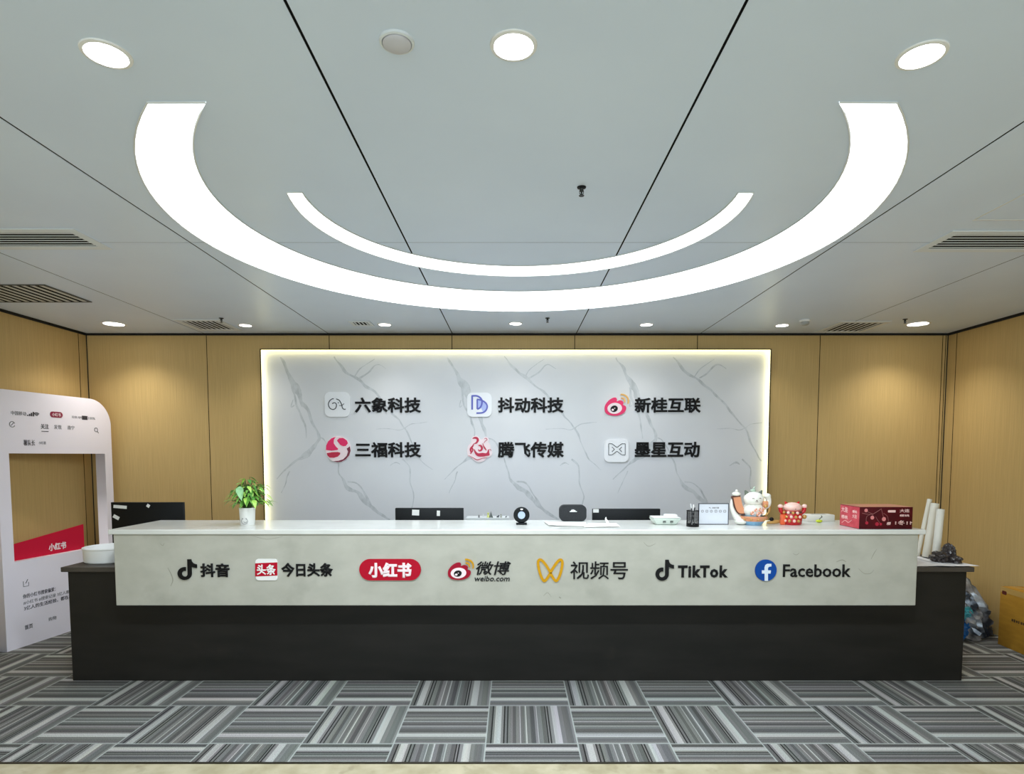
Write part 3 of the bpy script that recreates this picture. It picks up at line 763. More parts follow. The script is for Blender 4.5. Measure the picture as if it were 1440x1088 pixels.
# ------------------------------------------------------------------ phone-shaped standee
A, B = Vector((-4.03, 4.74)), Vector((-3.87, 5.85)); ang = math.atan2(B.y - A.y, B.x - A.x)
t = thing('photo_standee', 'tall white phone-shaped photo frame standee leaning near the left wall', 'standee', (A.x, A.y, 0), ang)
W, H = 1.13, 2.083          # local x along the face, -y towards the room
M_std = mat('standee_white', (244, 238, 248), .5)
out = [(0, 0), (W, 0)] + arc(W - .23, H - .24, .23, .24, 0, 90, 14) + arc(.07, H - .07, .07, .07, 90, 180, 6)
hole = [(.10, .705), (1.045, .705), (1.045, 1.578), (.10, 1.578)]
b = nb(); plate(b, [out, hole], .10, 0, .10); obj('phone_frame', b, M_std, t)
b = nb()
def T(s, u0, u1, z0, z1, bold=.0, mi=0): lettering(b, s, u0, u1, z0, z1, .0015, bold, mi=mi)
def done(nm):
    global b
    obj(nm, b, [M_txtdark, M_txtgrey], t); b = nb()
# status bar and tabs
T('中国移动', .135, .265, 1.885, 1.918, .01, 1)
for k in range(4): box(b, .272 + k * .017, .284 + k * .017, -.0015, 0, 1.885, 1.895 + k * .009, mi=0)
for rr in (.012, .022, .032): stroke(b, arc(.357, 1.884, rr, rr, 45, 135, 8), .007, .0015, 0)
done('carrier_text')
T('10:00 AM', .70, .80, 1.893, 1.915, .0, 1); box(b, .805, .865, -.0015, 0, 1.886, 1.922, mi=0); T('100%', .875, .95, 1.893, 1.915, 0, 1)
done('status_text')
stroke(b, arc(.14, 1.81, .022, .022, 20, 340, 20), .005, .0015, 1); stroke(b, [(.13, 1.80), (.152, 1.822)], .005, .0015, 1)
done('round_icon')
T('关注', .39, .464, 1.785, 1.828, .02, 0); box(b, .395, .46, -.0015, 0, 1.762, 1.768, mi=0)
done('active_tab_text')
T('发现', .515, .588, 1.788, 1.826, .0, 1); done('tab_text')
T('南宁', .65, .72, 1.79, 1.826, .0, 1)
done('tab_text')
stroke(b, arc(.955, 1.80, .018, .018, 0, 350, 18), .005, .0015, 0); stroke(b, [(.968, 1.786), (.982, 1.77)], .006, .0015, 0)
done('search_icon')
T('薯队长', .228, .33, 1.642, 1.690, .015, 0); done('name_text')
T('小红薯', .365, .43, 1.655, 1.680, 0, 1)
done('name_text')
stroke(b, [(.165, .535), (.165, .49), (.21, .49), (.21, .52)], .004, .0015, 0); stroke(b, [(.185, .515), (.205, .545)], .005, .0015, 0)
done('edit_icon')
T('你的小红书搜索偏爱：', .155, .455, .392, .428, .012, 0)
T('#小红书 #搜索记录 3亿人都在看', .157, .66, .342, .372, .0, 1)
T('3亿人的生活经验，都在小红书', .16, .70, .292, .328, .012, 0)
done('caption_text')
T('首页', .158, .228, .133, .172, .02, 0); done('footer_text')
T('购物', .375, .45, .145, .178, .0, 1)
done('footer_text')
b = nb(); plate(b, [rrect(.482, .604, 1.888, 1.938, .0245)], .002); ip = obj('red_badge', b, mat('badge_maroon', (140, 24, 62), .5), t)
b = nb(); lettering(b, '小红书', .50, .586, 1.898, 1.928, .001, .02, y=-.002); tag(obj('lettering', b, M_pinkwhite, ip), 'white lettering')
b = nb(); o = [(.10, .706), (.82, .706), (.82, .93), (.10, .835)]
plate(b, [o], .012, 0, .06); ip = tag(obj('red_board', b, mat('standee_red', (206, 22, 58), .6, spec=.2), t), 'plain red board')
b = nb(); lettering(b, '小红书', .455, .63, .735, .80, .002, .045, y=.048); tag(obj('lettering', b, M_pinkwhite, ip), 'white lettering')

# ------------------------------------------------------------------ monitors on the lower worktop
def monitor(label, x0, x1, ztop, Y, rz=0, stickers=()):
    w = x1 - x0; h = w * .60
    t = thing('monitor', label, 'monitor', ((x0 + x1) / 2, Y, 0.80), rz, 'black monitors behind the counter')
    zt = ztop - 0.80
    b = nb(); box(b, -w / 2, w / 2, -.012, .018, zt - h, zt, .004); sh = obj('back_shell', b, M_blackpl, t, 40)
    b = nb(); box(b, -w / 2 + .01, w / 2 - .01, .0185, .0195, zt - h + .015, zt - .01); obj('screen', b, mat('dark_screen', (8, 9, 12), .15), t)
    b = nb(); box(b, -.035, .035, -.045, -.012, .01, zt - h * .5, .006); obj('stand_neck', b, M_blackpl, t, 40)
    b = nb(); box(b, -.12, .12, -.075, .075, 0, .012, .004); obj('stand_foot', b, M_blackpl, t, 40)
    for (sx, sz, sw, shh, a) in stickers:
        b = nb(); m4 = Matrix.Translation((sx, -.0125, sz)) @ Matrix.Rotation(a, 4, 'Y')
        box(b, -sw / 2, sw / 2, -.0006, 0, -shh / 2, shh / 2, mx=m4); tag(obj('sticker', b, mat('sticker_white', (226, 226, 222), .5), t), 'white sticker')
    return t
k = 4.65 / F
def stk(px, py, pw, ph, a, cx, Y=4.638):
    v = at(px, py, Y); return (v.x - cx, v.z - .80, pw * k, ph * k, a)
monitor('black monitor with three white stickers at the left end of the counter', -3.135, -2.573, 1.198, 4.72, 0,
        (stk(169, 712.5, 19, 4.5, .08, -2.854, 4.708), stk(163.5, 727, 9, 5, .5, -2.854, 4.708), stk(208.5, 711, 4.5, 4.5, .6, -2.854, 4.708)))
monitor('black monitor with two white stickers beside the small figurines', -.909, -.385, 1.159, 4.65, 0,
        (stk(584.5, 720.5, 10, 8, .04, -.647), stk(616.5, 721.5, 4.5, 7.5, .04, -.647)))
monitor('black monitor with one corner sticker behind the pale desk device', .605, 1.126, 1.153, 4.65, 0, (stk(838, 718, 8, 5, 0, .8655),))

# ------------------------------------------------------------------ small figurines on a grey desktop shelf
t = thing('desktop_shelf', 'low grey desktop shelf behind the counter edge, carrying tiny figurines', 'shelf', (-.199, 4.66, .80))
b = nb(); box(b, -.165, .165, -.06, .10, .262, .287, .002); obj('top_board', b, mat('shelf_grey', (186, 190, 190), .4), t)
for sx in (-1, 1):
    b = nb(); box(b, sx * .155 - .01, sx * .155 + .01, -.055, .095, 0, .262, .002); obj('side_board', b, mat('shelf_grey', (186, 190, 190), .4), t)
zs = .80 + .287
def figurine(px, h, rgb, label, kind=0):
    x = at(px, 724, 4.63).x
    b = nb(); r = h * .26
    if kind == 0: lathe(b, [(0, 0), (r, 0), (r * 1.05, h * .2), (r * .6, h * .52), (r * .45, h * .58), (r * .8, h * .72), (r * .75, h * .9), (0, h)], n=14)
    elif kind == 1: lathe(b, [(0, 0), (r * 1.2, 0), (r * 1.1, h * .1), (r * .5, h * .5), (r * .18, h * .8), (0, h)], n=12)
    else:
        ball(b, (0, 0, h * .32), (r * 1.9, r * 1.2, h * .32), seg=12); ball(b, (r * 1.4, 0, h * .72), h * .26, seg=12)
    o = obj('figurine', b, mat('fig_%d_%d_%d' % rgb, rgb, .4), None, 40); o.location = (x, 4.63, zs)
    tag(o, label, 'figurine', 'tiny figurines on the grey desktop shelf')
figurine(673.5, .022, (60, 62, 70), 'leftmost tiny dark figurine on the grey desktop shelf')
figurine(679.5, .026, (206, 208, 210), 'tiny pale figurine between the leftmost dark one and the yellow-green one', 0)
figurine(686.5, .040, (196, 200, 120), 'tiny yellow-green figurine on the grey desktop shelf', 0)
figurine(690.5, .050, (66, 74, 70), 'tiny dark cone figurine right beside the yellow-green one', 1)
figurine(700, .020, (58, 60, 68), 'tiny dark low figurine right of the dark cone figurine', 2)
figurine(704.5, .028, (150, 152, 140), 'tiny grey figurine on the right part of the desktop shelf', 0)
figurine(711.5, .014, (70, 70, 74), 'smallest dark figurine at the right end of the desktop shelf', 2)

# ------------------------------------------------------------------ things on the white countertop
rnd = random.Random(7)
t = thing('potted_plant', 'small leafy green plant in a white pot near the left of the counter', 'potted plant', (-1.857, 4.215, CT))
M_pot = mat('pot_white', (232, 232, 228), .25)
b = nb(); lathe(b, [(0, 0), (.046, 0), (.048, .004), (.053, .117), (.055, .121), (.051, .121), (.047, .108), (0, .108)], n=36); pot = obj('pot', b, M_pot, t, 40)
b = nb()
for pts in (arc(0, .03, .022, .02, 110, 420, 16), [(-.012, .043), (-.016, .052), (-.006, .047)], [(.006, .047), (.016, .052), (.013, .042)], arc(.006, .028, .009, .007, 180, 360, 8)):
    q = [(math.sin(p[0] / .05) * .0505, -math.cos(p[0] / .05) * .0505, p[1]) for p in pts]
    tube(b, q, .0013, 6)
obj('printed_emblem', b, M_txtgrey, pot)
b = nb(); lathe(b, [(0, .110), (.046, .110)], n=24); obj('soil', b, mat('soil', (44, 38, 26), .9), t)
bl, bs = nb(), nb()
def leaf(bm, base, d, up, L, w, droop, mi):
    """pointed heart leaf from base along d, folded on its midrib and drooping"""
    t2 = nb(); d = d.normalized(); side = d.cross(up).normalized(); nrm = side.cross(d).normalized(); n = 7; rows = []
    for i in range(n + 1):
        s = i / n; ww = w * (math.sin(PI * min(1, s * 1.0) ** .62) ** .9) * (1 - .25 * s) if 0 < s < 1 else 0.0006
        c = base + d * L * s * (1 - .15 * droop * s) + Vector((0, 0, -1)) * droop * L * s * s * .55
        rows.append([t2.verts.new(c - side * ww / 2 + nrm * ww * .12), t2.verts.new(c), t2.verts.new(c + side * ww / 2 + nrm * ww * .12)])
    for a, c in zip(rows, rows[1:]):
        for j in range(2): t2.faces.new((a[j], a[j + 1], c[j + 1], c[j]))
    merge(bm, t2, mi)
for i in range(165):
    a = rnd.uniform(0, 2 * PI); hgt = rnd.random(); rad = rnd.uniform(.02, .15) * (1.0 - .3 * hgt)
    z = .150 + .195 * hgt * (1 - (rad / .26)) + rnd.uniform(-.012, .012)
    p = Vector((rad * math.cos(a) + .010, rad * math.sin(a) * .8, z))
    st = Vector((rnd.uniform(-.022, .022), rnd.uniform(-.022, .022), .108))
    mid = (st + p) / 2 + Vector((0, 0, .02))
    tube(bs, smooth_pts([st, mid, p], 3), [.0016] * 7, 5)
    d = Vector((math.cos(a + rnd.uniform(-.5, .5)), math.sin(a + rnd.uniform(-.5, .5)), rnd.uniform(-.75, .25)))
    leaf(bl, p, d, Vector((0, 0, 1)), rnd.uniform(.05, .082), rnd.uniform(.018, .038), rnd.uniform(.3, 1.0), rnd.choice((0, 0, 0, 1, 2, 2)))
leaf(bl, Vector((.002, -.115, .275)), Vector((.25, -.25, -1)), Vector((0, -1, .3)), .10, .056, .05, 3)
def leafm(n, c1, c2):
    m = noisy(n, c1, c2, (40, 40, 40), rough=.4, detail=2)
    m.node_tree.nodes['Principled BSDF'].inputs['Subsurface Weight'].default_value = 0.0
    return m
M_leaf = leafm('leaf_green', (96, 158, 62), (124, 184, 82)); M_leafd = leafm('leaf_dark_green', (52, 116, 36), (84, 148, 54)); M_leafy = leafm('leaf_yellow_green', (150, 196, 76), (170, 210, 100))
obj('foliage', bl, [M_leaf, M_leafd, M_leafy, leafm('leaf_pale', (140, 196, 140), (164, 212, 160))], t, 60); obj('stems', bs, mat('stem_green', (60, 92, 34), .6), t, 60)

# round gadget
t = thing('desk_gadget', 'small round black gadget with pale round screen standing on a foot', 'gadget', (.055, 4.235, CT))
b = nb(); box(b, -.038, .038, -.024, .024, 0, .012, .004); obj('foot', b, M_blackpl, t, 40)
b = nb(); lathe(b, [(0, -.014), (.05, -.014), (.056, -.008), (.056, .012), (.048, .02), (0, .02)], n=40, mx=Matrix.Translation((0, 0, .068)) @ Matrix.Rotation(PI / 2, 4, 'X')); hd = obj('round_body', b, M_blackpl, t, 40)
b = nb(); plate(b, [ellipse(0, .068, .0255, .0265)], .002, 0, -.0195); obj('screen', b, mat('pale_screen', (176, 192, 222), .3), hd)
b = nb(); plate(b, [rrect(-.008, .010, .104, .114, .004)], .002, 0, -.0195); obj('indicator', b, M_white, hd)

# black rounded case
t = thing('carrying_case', 'black rounded case with a small white emblem at the back of the counter', 'case', (.436, 4.47, CT))
b = nb()
tb = nb(); plate(tb, [rrect(-.099, .099, 0, .120, .038, 8)], .07, 0, .035); merge(b, tb)
bmesh.ops.remove_doubles(b, verts=b.verts[:], dist=1e-5)
cs = obj('case_body', b, noisy('black_fabric', (14, 18, 22), (24, 28, 33), (90, 90, 90), rough=.6), t, 40)
bv = cs.modifiers.new('bevel', 'BEVEL'); bv.width = .012; bv.segments = 3; bv.limit_method = 'ANGLE'
b = nb(); zz = lambda pts: [(x * .001, y * .001) for x, y in pts]
plate(b, [zz([(-24, 70), (26, 70), (30, 74), (12, 77), (20, 82), (8, 84), (6, 90), (-2, 84), (-8, 90), (-12, 82), (-18, 80), (-14, 76), (-26, 74)])], .0015, 0, -.035); obj('emblem', b, M_white, cs)

# loose paper on the counter
def paper(name, label, cat, corners, z, group=None, rgb=(240, 240, 236), wav=.004, n=8):
    cx = sum(c[0] for c in corners) / 4; cy = sum(c[1] for c in corners) / 4
    b = nb(); g = []
    for i in range(n + 1):
        row = []
        for j in range(n + 1):
            u, v = i / n, j / n
            x = (corners[0][0] * (1 - u) + corners[1][0] * u) * (1 - v) + (corners[3][0] * (1 - u) + corners[2][0] * u) * v
            y = (corners[0][1] * (1 - u) + corners[1][1] * u) * (1 - v) + (corners[3][1] * (1 - u) + corners[2][1] * u) * v
            h = wav * (1 + noise.noise(Vector((x * 7, y * 7, z * 3 + cx)))) + .0004
            row.append(b.verts.new((x - cx, y - cy, h)))
        g.append(row)
    for i in range(n):
        for j in range(n): b.faces.new((g[i][j], g[i + 1][j], g[i + 1][j + 1], g[i][j + 1]))
    r = bmesh.ops.extrude_face_region(b, geom=b.faces[:])
    for v in r['geom']:
        if isinstance(v, bmesh.types.BMVert): v.co.z -= .0004
    bmesh.ops.recalc_face_normals(b, faces=b.faces[:])
    o = obj(name, b, mat('paper_%d' % rgb[0], rgb, .7), None, 50); o.location = (cx, cy, z)
    return tag(o, label, cat, group)
GP = 'loose paper on the countertop'
paper('paper_sheet', 'white paper sheet lying in front of the black rounded case', 'paper', [(.24, 4.14), (.50, 4.10), (.52, 4.36), (.22, 4.39)], CT, GP, wav=.005)
paper('paper_sheet', 'white paper sheet lying in front of the black monitor with one sticker', 'paper', [(.47, 4.05), (.72, 4.07), (.73, 4.30), (.53, 4.30)], CT + .0005, GP, wav=.003, rgb=(232, 232, 226))
b = nb(); t2 = smooth_pts([(0, 0), (-.006, .016), (-.014, .03), (-.012, .046)], 4)
stroke(b, t2, [.02, .019, .018, .017, .016, .016, .015, .014, .013, .01, .008, .005, .003], .004)
o = obj('paper_scrap', b, M_white); o.location = (.665, 4.27, CT + .004); tag(o, 'small curled white scrap standing in front of the black monitor with one sticker', 'paper scrap')

# pale desk device
t = thing('desk_device', 'pale grey-green desk device with flared body and small display', 'device', (1.068, 4.265, CT))
M_dev = mat('pale_green_grey', (208, 218, 208), .35)
b = nb(); tb = nb(); bmesh.ops.create_cube(tb, size=1)
for v in tb.verts:
    up = v.co.z > 0
    v.co = Vector((v.co.x * (.20 if up else .14) + (.0 if up else -.005), v.co.y * (.15 if up else .11), .046 if up else 0))
bmesh.ops.bevel(tb, geom=tb.edges[:], offset=.006, segments=3, affect='EDGES'); merge(b, tb)
bd = obj('body', b, M_dev, t, 40)
b = nb(); box(b, -.095, .095, -.068, .068, .046, .054, .006); obj('tray_rim', b, M_offwhite, t, 40)
b = nb(); tb = nb(); plate(tb, [rrect(-.045, .055, .012, .036, .006)], .003); tb.transform(Matrix.Translation((0, -.0565, 0)) @ Matrix.Rotation(-.38, 4, 'X')); merge(b, tb)
obj('display_panel', b, mat('device_grey', (150, 158, 150), .4), bd)
for kx in (-.02, .03):
    b = nb(); box(b, kx - .010, kx + .010, -.0715, -.0655, .018, .030); obj('display', b, mat('device_dark', (86, 92, 86), .3), bd)
b = nb(); box(b, .0, .085, -.02, .05, .052, .068, .007, seg=3); obj('cover', b, M_white, t, 40)

# pen holder and pens
PHX, PHY = 1.221, 4.118
t = thing('pen_holder', 'black wire mesh pen holder beside the framed notice', 'pen holder', (PHX, PHY, CT))
b = nb(); r, h = .040, .108
for kk in range(30):
    a = 2 * PI * kk / 30; tube(b, [(r * math.cos(a), r * math.sin(a), .004), (r * math.cos(a), r * math.sin(a), h)], .0011, 5)
for kk in range(11):
    zz_ = .008 + kk * .0095; tube(b, [(r * math.cos(2 * PI * j / 30), r * math.sin(2 * PI * j / 30), zz_) for j in range(30)], .0009, 5, closed=True)
obj('wire_mesh', b, M_ink, t, 60)
b = nb(); lathe(b, [(0, 0), (.041, 0), (.042, .004), (.042, .016), (.039, .016), (.039, .006), (0, .006)], n=30); obj('base', b, M_ink, t, 40)
b = nb(); tube(b, [(.041 * math.cos(2 * PI * j / 30), .041 * math.sin(2 * PI * j / 30), h) for j in range(30)], .0024, 6, closed=True); obj('rim', b, M_ink, t, 60)
def pen(dx, dy, lx, ly, L, rgb, cap, label):
    base = Vector((PHX + dx, PHY + dy, CT + .008)); d = Vector((lx, ly, 1)).normalized()
    t = thing('pen', label, 'pen', base, 0, 'pens in the wire pen holder')
    b = nb(); tube(b, [(0, 0, 0), d * L * .8], .0038, 10); obj('barrel', b, mat('pen_%d' % rgb[0], rgb, .35), t, 40)
    b = nb(); tube(b, [d * L * .8, d * L * .97, d * L], [.0044, .0044, .0025], 10); obj('cap', b, mat('cap_%d' % cap[0], cap, .35), t, 40)
pen(.010, -.012, -.20, .02, .150, (60, 62, 66), (206, 208, 210), 'dark pen with pale end, tallest in the wire pen holder')
pen(-.012, .008, .22, -.03, .125, (44, 46, 52), (40, 40, 46), 'short black pen in the wire pen holder')
pen(.0, .014, .06, .0, .140, (228, 228, 226), (232, 232, 230), 'white pen in the wire pen holder')

# framed notice
t = thing('notice_frame', 'small framed notice card with six icons standing beside the pen holder', 'sign', (1.399, 4.23, CT), 0)
w, h = .212, .150
b = nb(); box(b, -w / 2 + .004, w / 2 - .004, 0, .006, .004, h - .004); cd = obj('card', b, mat('card_white', (212, 216, 224), .35), t)
b = nb()
box(b, -w / 2, w / 2, -.003, .009, 0, .005, .001); box(b, -w / 2, w / 2, -.003, .009, h - .005, h, .001); box(b, -w / 2, -w / 2 + .005, -.003, .009, .005, h - .005, .001); box(b, w / 2 - .005, w / 2, -.003, .009, .005, h - .005, .001)
obj('frame', b, mat('frame_grey', (60, 64, 74), .4), t)
b = nb(); box(b, -.05, .05, .009, .075, 0, .004, .001); obj('foot', b, M_ink, t)
b = nb(); lettering(b, '扫码付款', -.012, .038, .112, .124, .0006, .02); stroke(b, [(-.034, .117), (-.027, .121), (-.021, .114)], .004, .0006)
for kk in range(6):
    x = -.078 + kk * .0312
    o = rrect(x - .008, x + .008, .086, .102, .004) if kk % 2 else ellipse(x, .094, .0085, .0085, 18)
    stroke(b, o + o[:1], .0026, .0006); stroke(b, [(x - .003, .092), (x + .003, .097)], .003, .0006)
obj('printed_icons', b, M_txtgrey, cd)

# beckoning cat figurines
CATW = noisy('glazed_white', (238, 236, 226), (226, 226, 216), (40, 40, 40), rough=.22)
CORAL = mat('coral_glaze', (216, 146, 106), .3); GOLDG = mat('gold_glaze', (196, 152, 84), .3, .3); BLUEG = mat('blue_glaze', (130, 176, 206), .3)
REDG = mat('red_glaze', (186, 22, 30), .25); PINKG = mat('pink_glaze', (240, 196, 184), .3); BROWNG = mat('brown_glaze', (84, 42, 26), .35); EARG = mat('grey_ear', (96, 104, 92), .4)
t = thing('lucky_cat', 'large white beckoning cat figurine on a blue and orange bowl', 'figurine', (1.675, 4.225, CT))
b = nb(); lathe(b, [(0, 0), (.055, 0), (.06, .008), (.088, .045), (.092, .055), (.07, .056), (0, .056)], n=32); bw = obj('bowl_base', b, BLUEG, t, 40)
b = nb(); lathe(b, [(.0735, .026), (.093, .05), (.095, .06), (.083, .063)], n=32, mi=0)
for kk in range(12):
    a = 2 * PI * kk / 12; ball(b, (.087 * math.cos(a), .087 * math.sin(a), .044), .0085, mi=1, seg=8)
obj('wave_band', b, [CORAL, GOLDG], bw, 40)
b = nb(); ball(b, (0, .0, .105), (.074, .062, .062)); body = obj('body', b, CATW, t, 60)
b = nb()
for x, z, rr in ((-.03, .085, .014), (.012, .078, .017), (.04, .095, .015), (-.008, .108, .012), (.052, .118, .011), (.022, .112, .011)):
    for q in range(5):
        a = 2 * PI * q / 5; ball(b, (x + rr * .6 * math.cos(a), -.050 - .016 * (1 - abs(x) / .07), z + rr * .6 * math.sin(a)), rr * .5, mi=q % 2, seg=8)
obj('flower_decoration', b, [PINKG, CORAL], body, 60)
b = nb(); ball(b, (-.004, -.012, .180), (.070, .056, .052), seg=28); hd = obj('head', b, CATW, t, 60)
for sx in (-1, 1):
    b = nb(); tb = nb(); bmesh.ops.create_cone(tb, segments=14, radius1=.026, radius2=.004, depth=.045, cap_ends=True)
    tb.transform(Matrix.Translation((-.004 + sx * .048, -.004, .222)) @ Matrix.Rotation(sx * .55, 4, 'Y') @ Matrix.Diagonal((1, .55, 1, 1))); merge(b, tb); obj('ear', b, EARG, hd, 50)
b = nb(); fy = lambda x, z: -.012 - .056 * math.sqrt(max(0, 1 - ((x + .004) / .07) ** 2 - ((z - .18) / .052) ** 2))
for sx in (-1, 1):
    tube(b, [(-.004 + sx * (.018 + .012 * u), fy(-.004 + sx * (.018 + .012 * u), .186 + .006 * math.sin(PI * u)) - .0005, .186 + .006 * math.sin(PI * u)) for u in (0, .25, .5, .75, 1)], .0016, 6)
    tube(b, [(-.004 + sx * .009 * u, fy(-.004 + sx * .009 * u, .166) - .0005, .168 - .005 * math.sin(PI * u)) for u in (0, .5, 1)], .0013, 6)
ball(b, (-.004, fy(-.004, .173) - .001, .174), .004, seg=8)
obj('face', b, BROWNG, hd, 60)
b = nb(); tube(b, smooth_pts([(.058, -.01, .12), (.092, -.012, .14), (.098, -.014, .17), (.090, -.016, .195)], 4), [.024, .024, .023, .022, .021, .02, .02, .019, .019, .019, .019, .02, .02], 12); ball(b, (.089, -.016, .202), (.024, .02, .019)); obj('raised_arm', b, CATW, t, 60)
b = nb(); box(b, .046, .082, -.06, -.03, .125, .17, .008, mi=0); ball(b, (.06, -.062, .135), .012, mi=1, seg=12); obj('coral_tassel', b, [CORAL, GOLDG], t, 50)
# curved fan at the cat's side
b = nb(); o = smooth_pts([(-.150, .195), (-.100, .200), (-.085, .150), (-.070, .110), (-.060, .085), (-.105, .082), (-.130, .120), (-.150, .195)], 4)[:-1]
plate(b, [o], .022, 0, .01); fan = obj('fan', b, CORAL, t, 30)
b = nb(); stroke(b, smooth_pts([(-.152, .196), (-.133, .120), (-.106, .080), (-.06, .076)], 5), .008, .026, 0, .012); stroke(b, [(-.152, .196), (-.098, .202)], .009, .026, 0, .0121); obj('fan_edge', b, BROWNG, fan)
b = nb(); ball(b, (-.122, .0, .215), (.030, .022, .016)); ball(b, (-.12, 0, .236), (.010, .010, .010)); obj('fan_ornament', b, CATW, fan, 60)
b = nb(); tube(b, smooth_pts([(-.150, .004, .18), (-.150, .004, .12), (-.120, .004, .06), (-.085, 0, .02)], 4), [.006, .008, .010, .012, .014, .016, .018, .02, .022, .024, .026, .026, .024], 12); ball(b, (-.085, 0, .024), (.045, .04, .024)); obj('cloud_support', b, CATW, t, 60)
b = nb(); tube(b, smooth_pts([(.085, .01, .06), (.112, .01, .09), (.116, .01, .14), (.104, .01, .18)], 4), .008, 10); obj('side_scroll', b, GOLDG, t, 60)
b = nb(); ball(b, (-.004, 0, .238), (.02, .014, .012)); tube(b, [(-.004, 0, .245), (0, 0, .26), (.008, 0, .262)], .005, 8); obj('top_ornament', b, mat('jade_glaze', (168, 188, 168), .3), hd, 60)

t = thing('lucky_cat', 'small red beckoning cat figurine beside the large white cat', 'figurine', (1.953, 4.25, CT))
b = nb(); lathe(b, [(0, 0), (.062, 0), (.068, .008), (.072, .05), (.066, .085), (.055, .098), (0, .10)], n=32); body = obj('body', b, REDG, t, 40)
b = nb()
for kk in range(14):
    a = -PI * .95 + kk * .14; ball(b, (.072 * math.cos(a), .072 * math.sin(a), .03 + .028 * (kk % 3)), .011, mi=kk % 2, seg=8)
obj('gold_decoration', b, [GOLDG, PINKG], body, 60)
b = nb(); tube(b, [(.063 * math.cos(2 * PI * j / 24), .063 * math.sin(2 * PI * j / 24), .088) for j in range(24)], .007, 8, closed=True); obj('collar', b, BROWNG, body, 60)
b = nb(); ball(b, (.002, -.008, .120), (.062, .05, .036), seg=24); hd = obj('head', b, PINKG, t, 60)
for sx in (-1, 1):
    b = nb(); tb = nb(); bmesh.ops.create_cone(tb, segments=12, radius1=.018, radius2=.003, depth=.032, cap_ends=True)
    tb.transform(Matrix.Translation((.002 + sx * .042, 0, .148)) @ Matrix.Rotation(sx * .6, 4, 'Y') @ Matrix.Diagonal((1, .55, 1, 1))); merge(b, tb); obj('ear', b, REDG, hd, 50)
b = nb()
for sx in (-1, 1): tube(b, [(.002 + sx * (.014 + .012 * u), -.054 + .006 * u, .122 + .004 * math.sin(PI * u)) for u in (0, .5, 1)], .0014, 6)
ball(b, (.002, -.059, .112), .003, seg=8); obj('face', b, BROWNG, hd, 60)
for sx in (-1, 1):
    b = nb(); tube(b, smooth_pts([(sx * .058, -.01, .075), (sx * .08, -.012, .095), (sx * .084, -.012, .118)], 4), .014, 10, mi=0); ball(b, (sx * .084, -.012, .128), (.018, .016, .015), mi=1, seg=14); obj('raised_arm', b, [REDG, PINKG], t, 60)
b = nb(); box(b, -.092, -.058, -.045, -.02, 0, .074, .006); obj('scroll', b, mat('orange_glaze', (226, 96, 52), .3), t, 40)
b = nb(); ball(b, (.082, -.02, .055), (.016, .014, .016)); obj('gold_ball', b, GOLDG, t, 60)
t = thing('gold_ornament', 'low gold ornament with a dark tip lying between the two cat figurines', 'ornament', (1.832, 4.25, CT))
b = nb(); tube(b, [(-.05, 0, .010), (-.02, 0, .014), (.02, 0, .018), (.045, 0, .02)], [.006, .012, .014, .008], 12); bb = obj('body', b, GOLDG, t, 60)
b = nb(); ball(b, (-.018, 0, .036), (.016, .012, .014), seg=12); obj('dark_tip', b, M_ink, t, 60)

# small white carton and yellow-green fob by the gift box
t = thing('tissue_box', 'low white box at the back of the counter, half behind the red gift box', 'box', (2.25, 4.47, CT))
b = nb(); box(b, -.10, .10, -.05, .05, 0, .050, .004); obj('carton', b, mat('carton_white', (226, 222, 210), .55), t, 40)
b = nb(); box(b, -.05, .05, -.02, .02, .05, .0515); obj('top_slot', b, mat('slot_grey', (170, 166, 156), .7), t)
t = thing('key_fob', 'yellow-green trinket with dark stem lying in front of the low white box', 'trinket', (2.205, 4.36, CT))
b = nb(); ball(b, (0, 0, .011), (.024, .018, .011), seg=16); obj('body', b, mat('lime', (196, 208, 40), .35), t, 60)
b = nb(); tube(b, smooth_pts([(.0, 0, .018), (.008, 0, .032), (.02, 0, .04), (.014, 0, .05)], 4), .003, 8); obj('stem', b, mat('dark_olive', (54, 60, 30), .5), t, 60)

# red gift box
gx0, gx1, gy0, gy1, gh = 2.271, 2.618, 3.965, 4.207, .146
t = thing('gift_box', 'red gift box printed with cherries and white characters at the right of the counter', 'box', ((gx0 + gx1) / 2, gy0, CT))
hw, dpth = (gx1 - gx0) / 2, gy1 - gy0
b = nb(); box(b, -hw, hw, 0, dpth, 0, gh, .002); bx = obj('carton', b, noisy('dark_red_card', (80, 4, 14), (60, 3, 11), (14, 14, 14), rough=.6, spec=.2), t, 40)
b = nb(); box(b, -hw - .0008, -hw, .004, dpth - .004, .003, gh - .003); sd = obj('side_panel', b, noisy('rose_lit_card', (206, 78, 88), (188, 48, 64), (20, 20, 20), rough=.4), t)  # rose print, with the stronger light on this side mixed into its colour
b = nb(); box(b, -hw + .002, hw - .002, .002, dpth - .002, gh, gh + .0008); obj('top_panel', b, mat('card_top_sheen', (196, 128, 104), .4), t)  # pinkish tan reflection on the red top, painted as a colour
M_print = mat('print_pink_white', (236, 196, 190), .5); M_cherry = mat('print_cherry', (214, 128, 128), .45); M_stem = mat('print_stem', (150, 92, 92), .5); M_cherryd = mat('print_cherry_deep', (168, 16, 48), .45)
b = nb(); X = lambda px: -hw + (px - 570) / (1265 - 570) * 2 * hw; Zz = lambda py: gh * (1 - (py - 165) / (472 - 165))
def xz(p): return [(X(a), Zz(c)) for a, c in p]
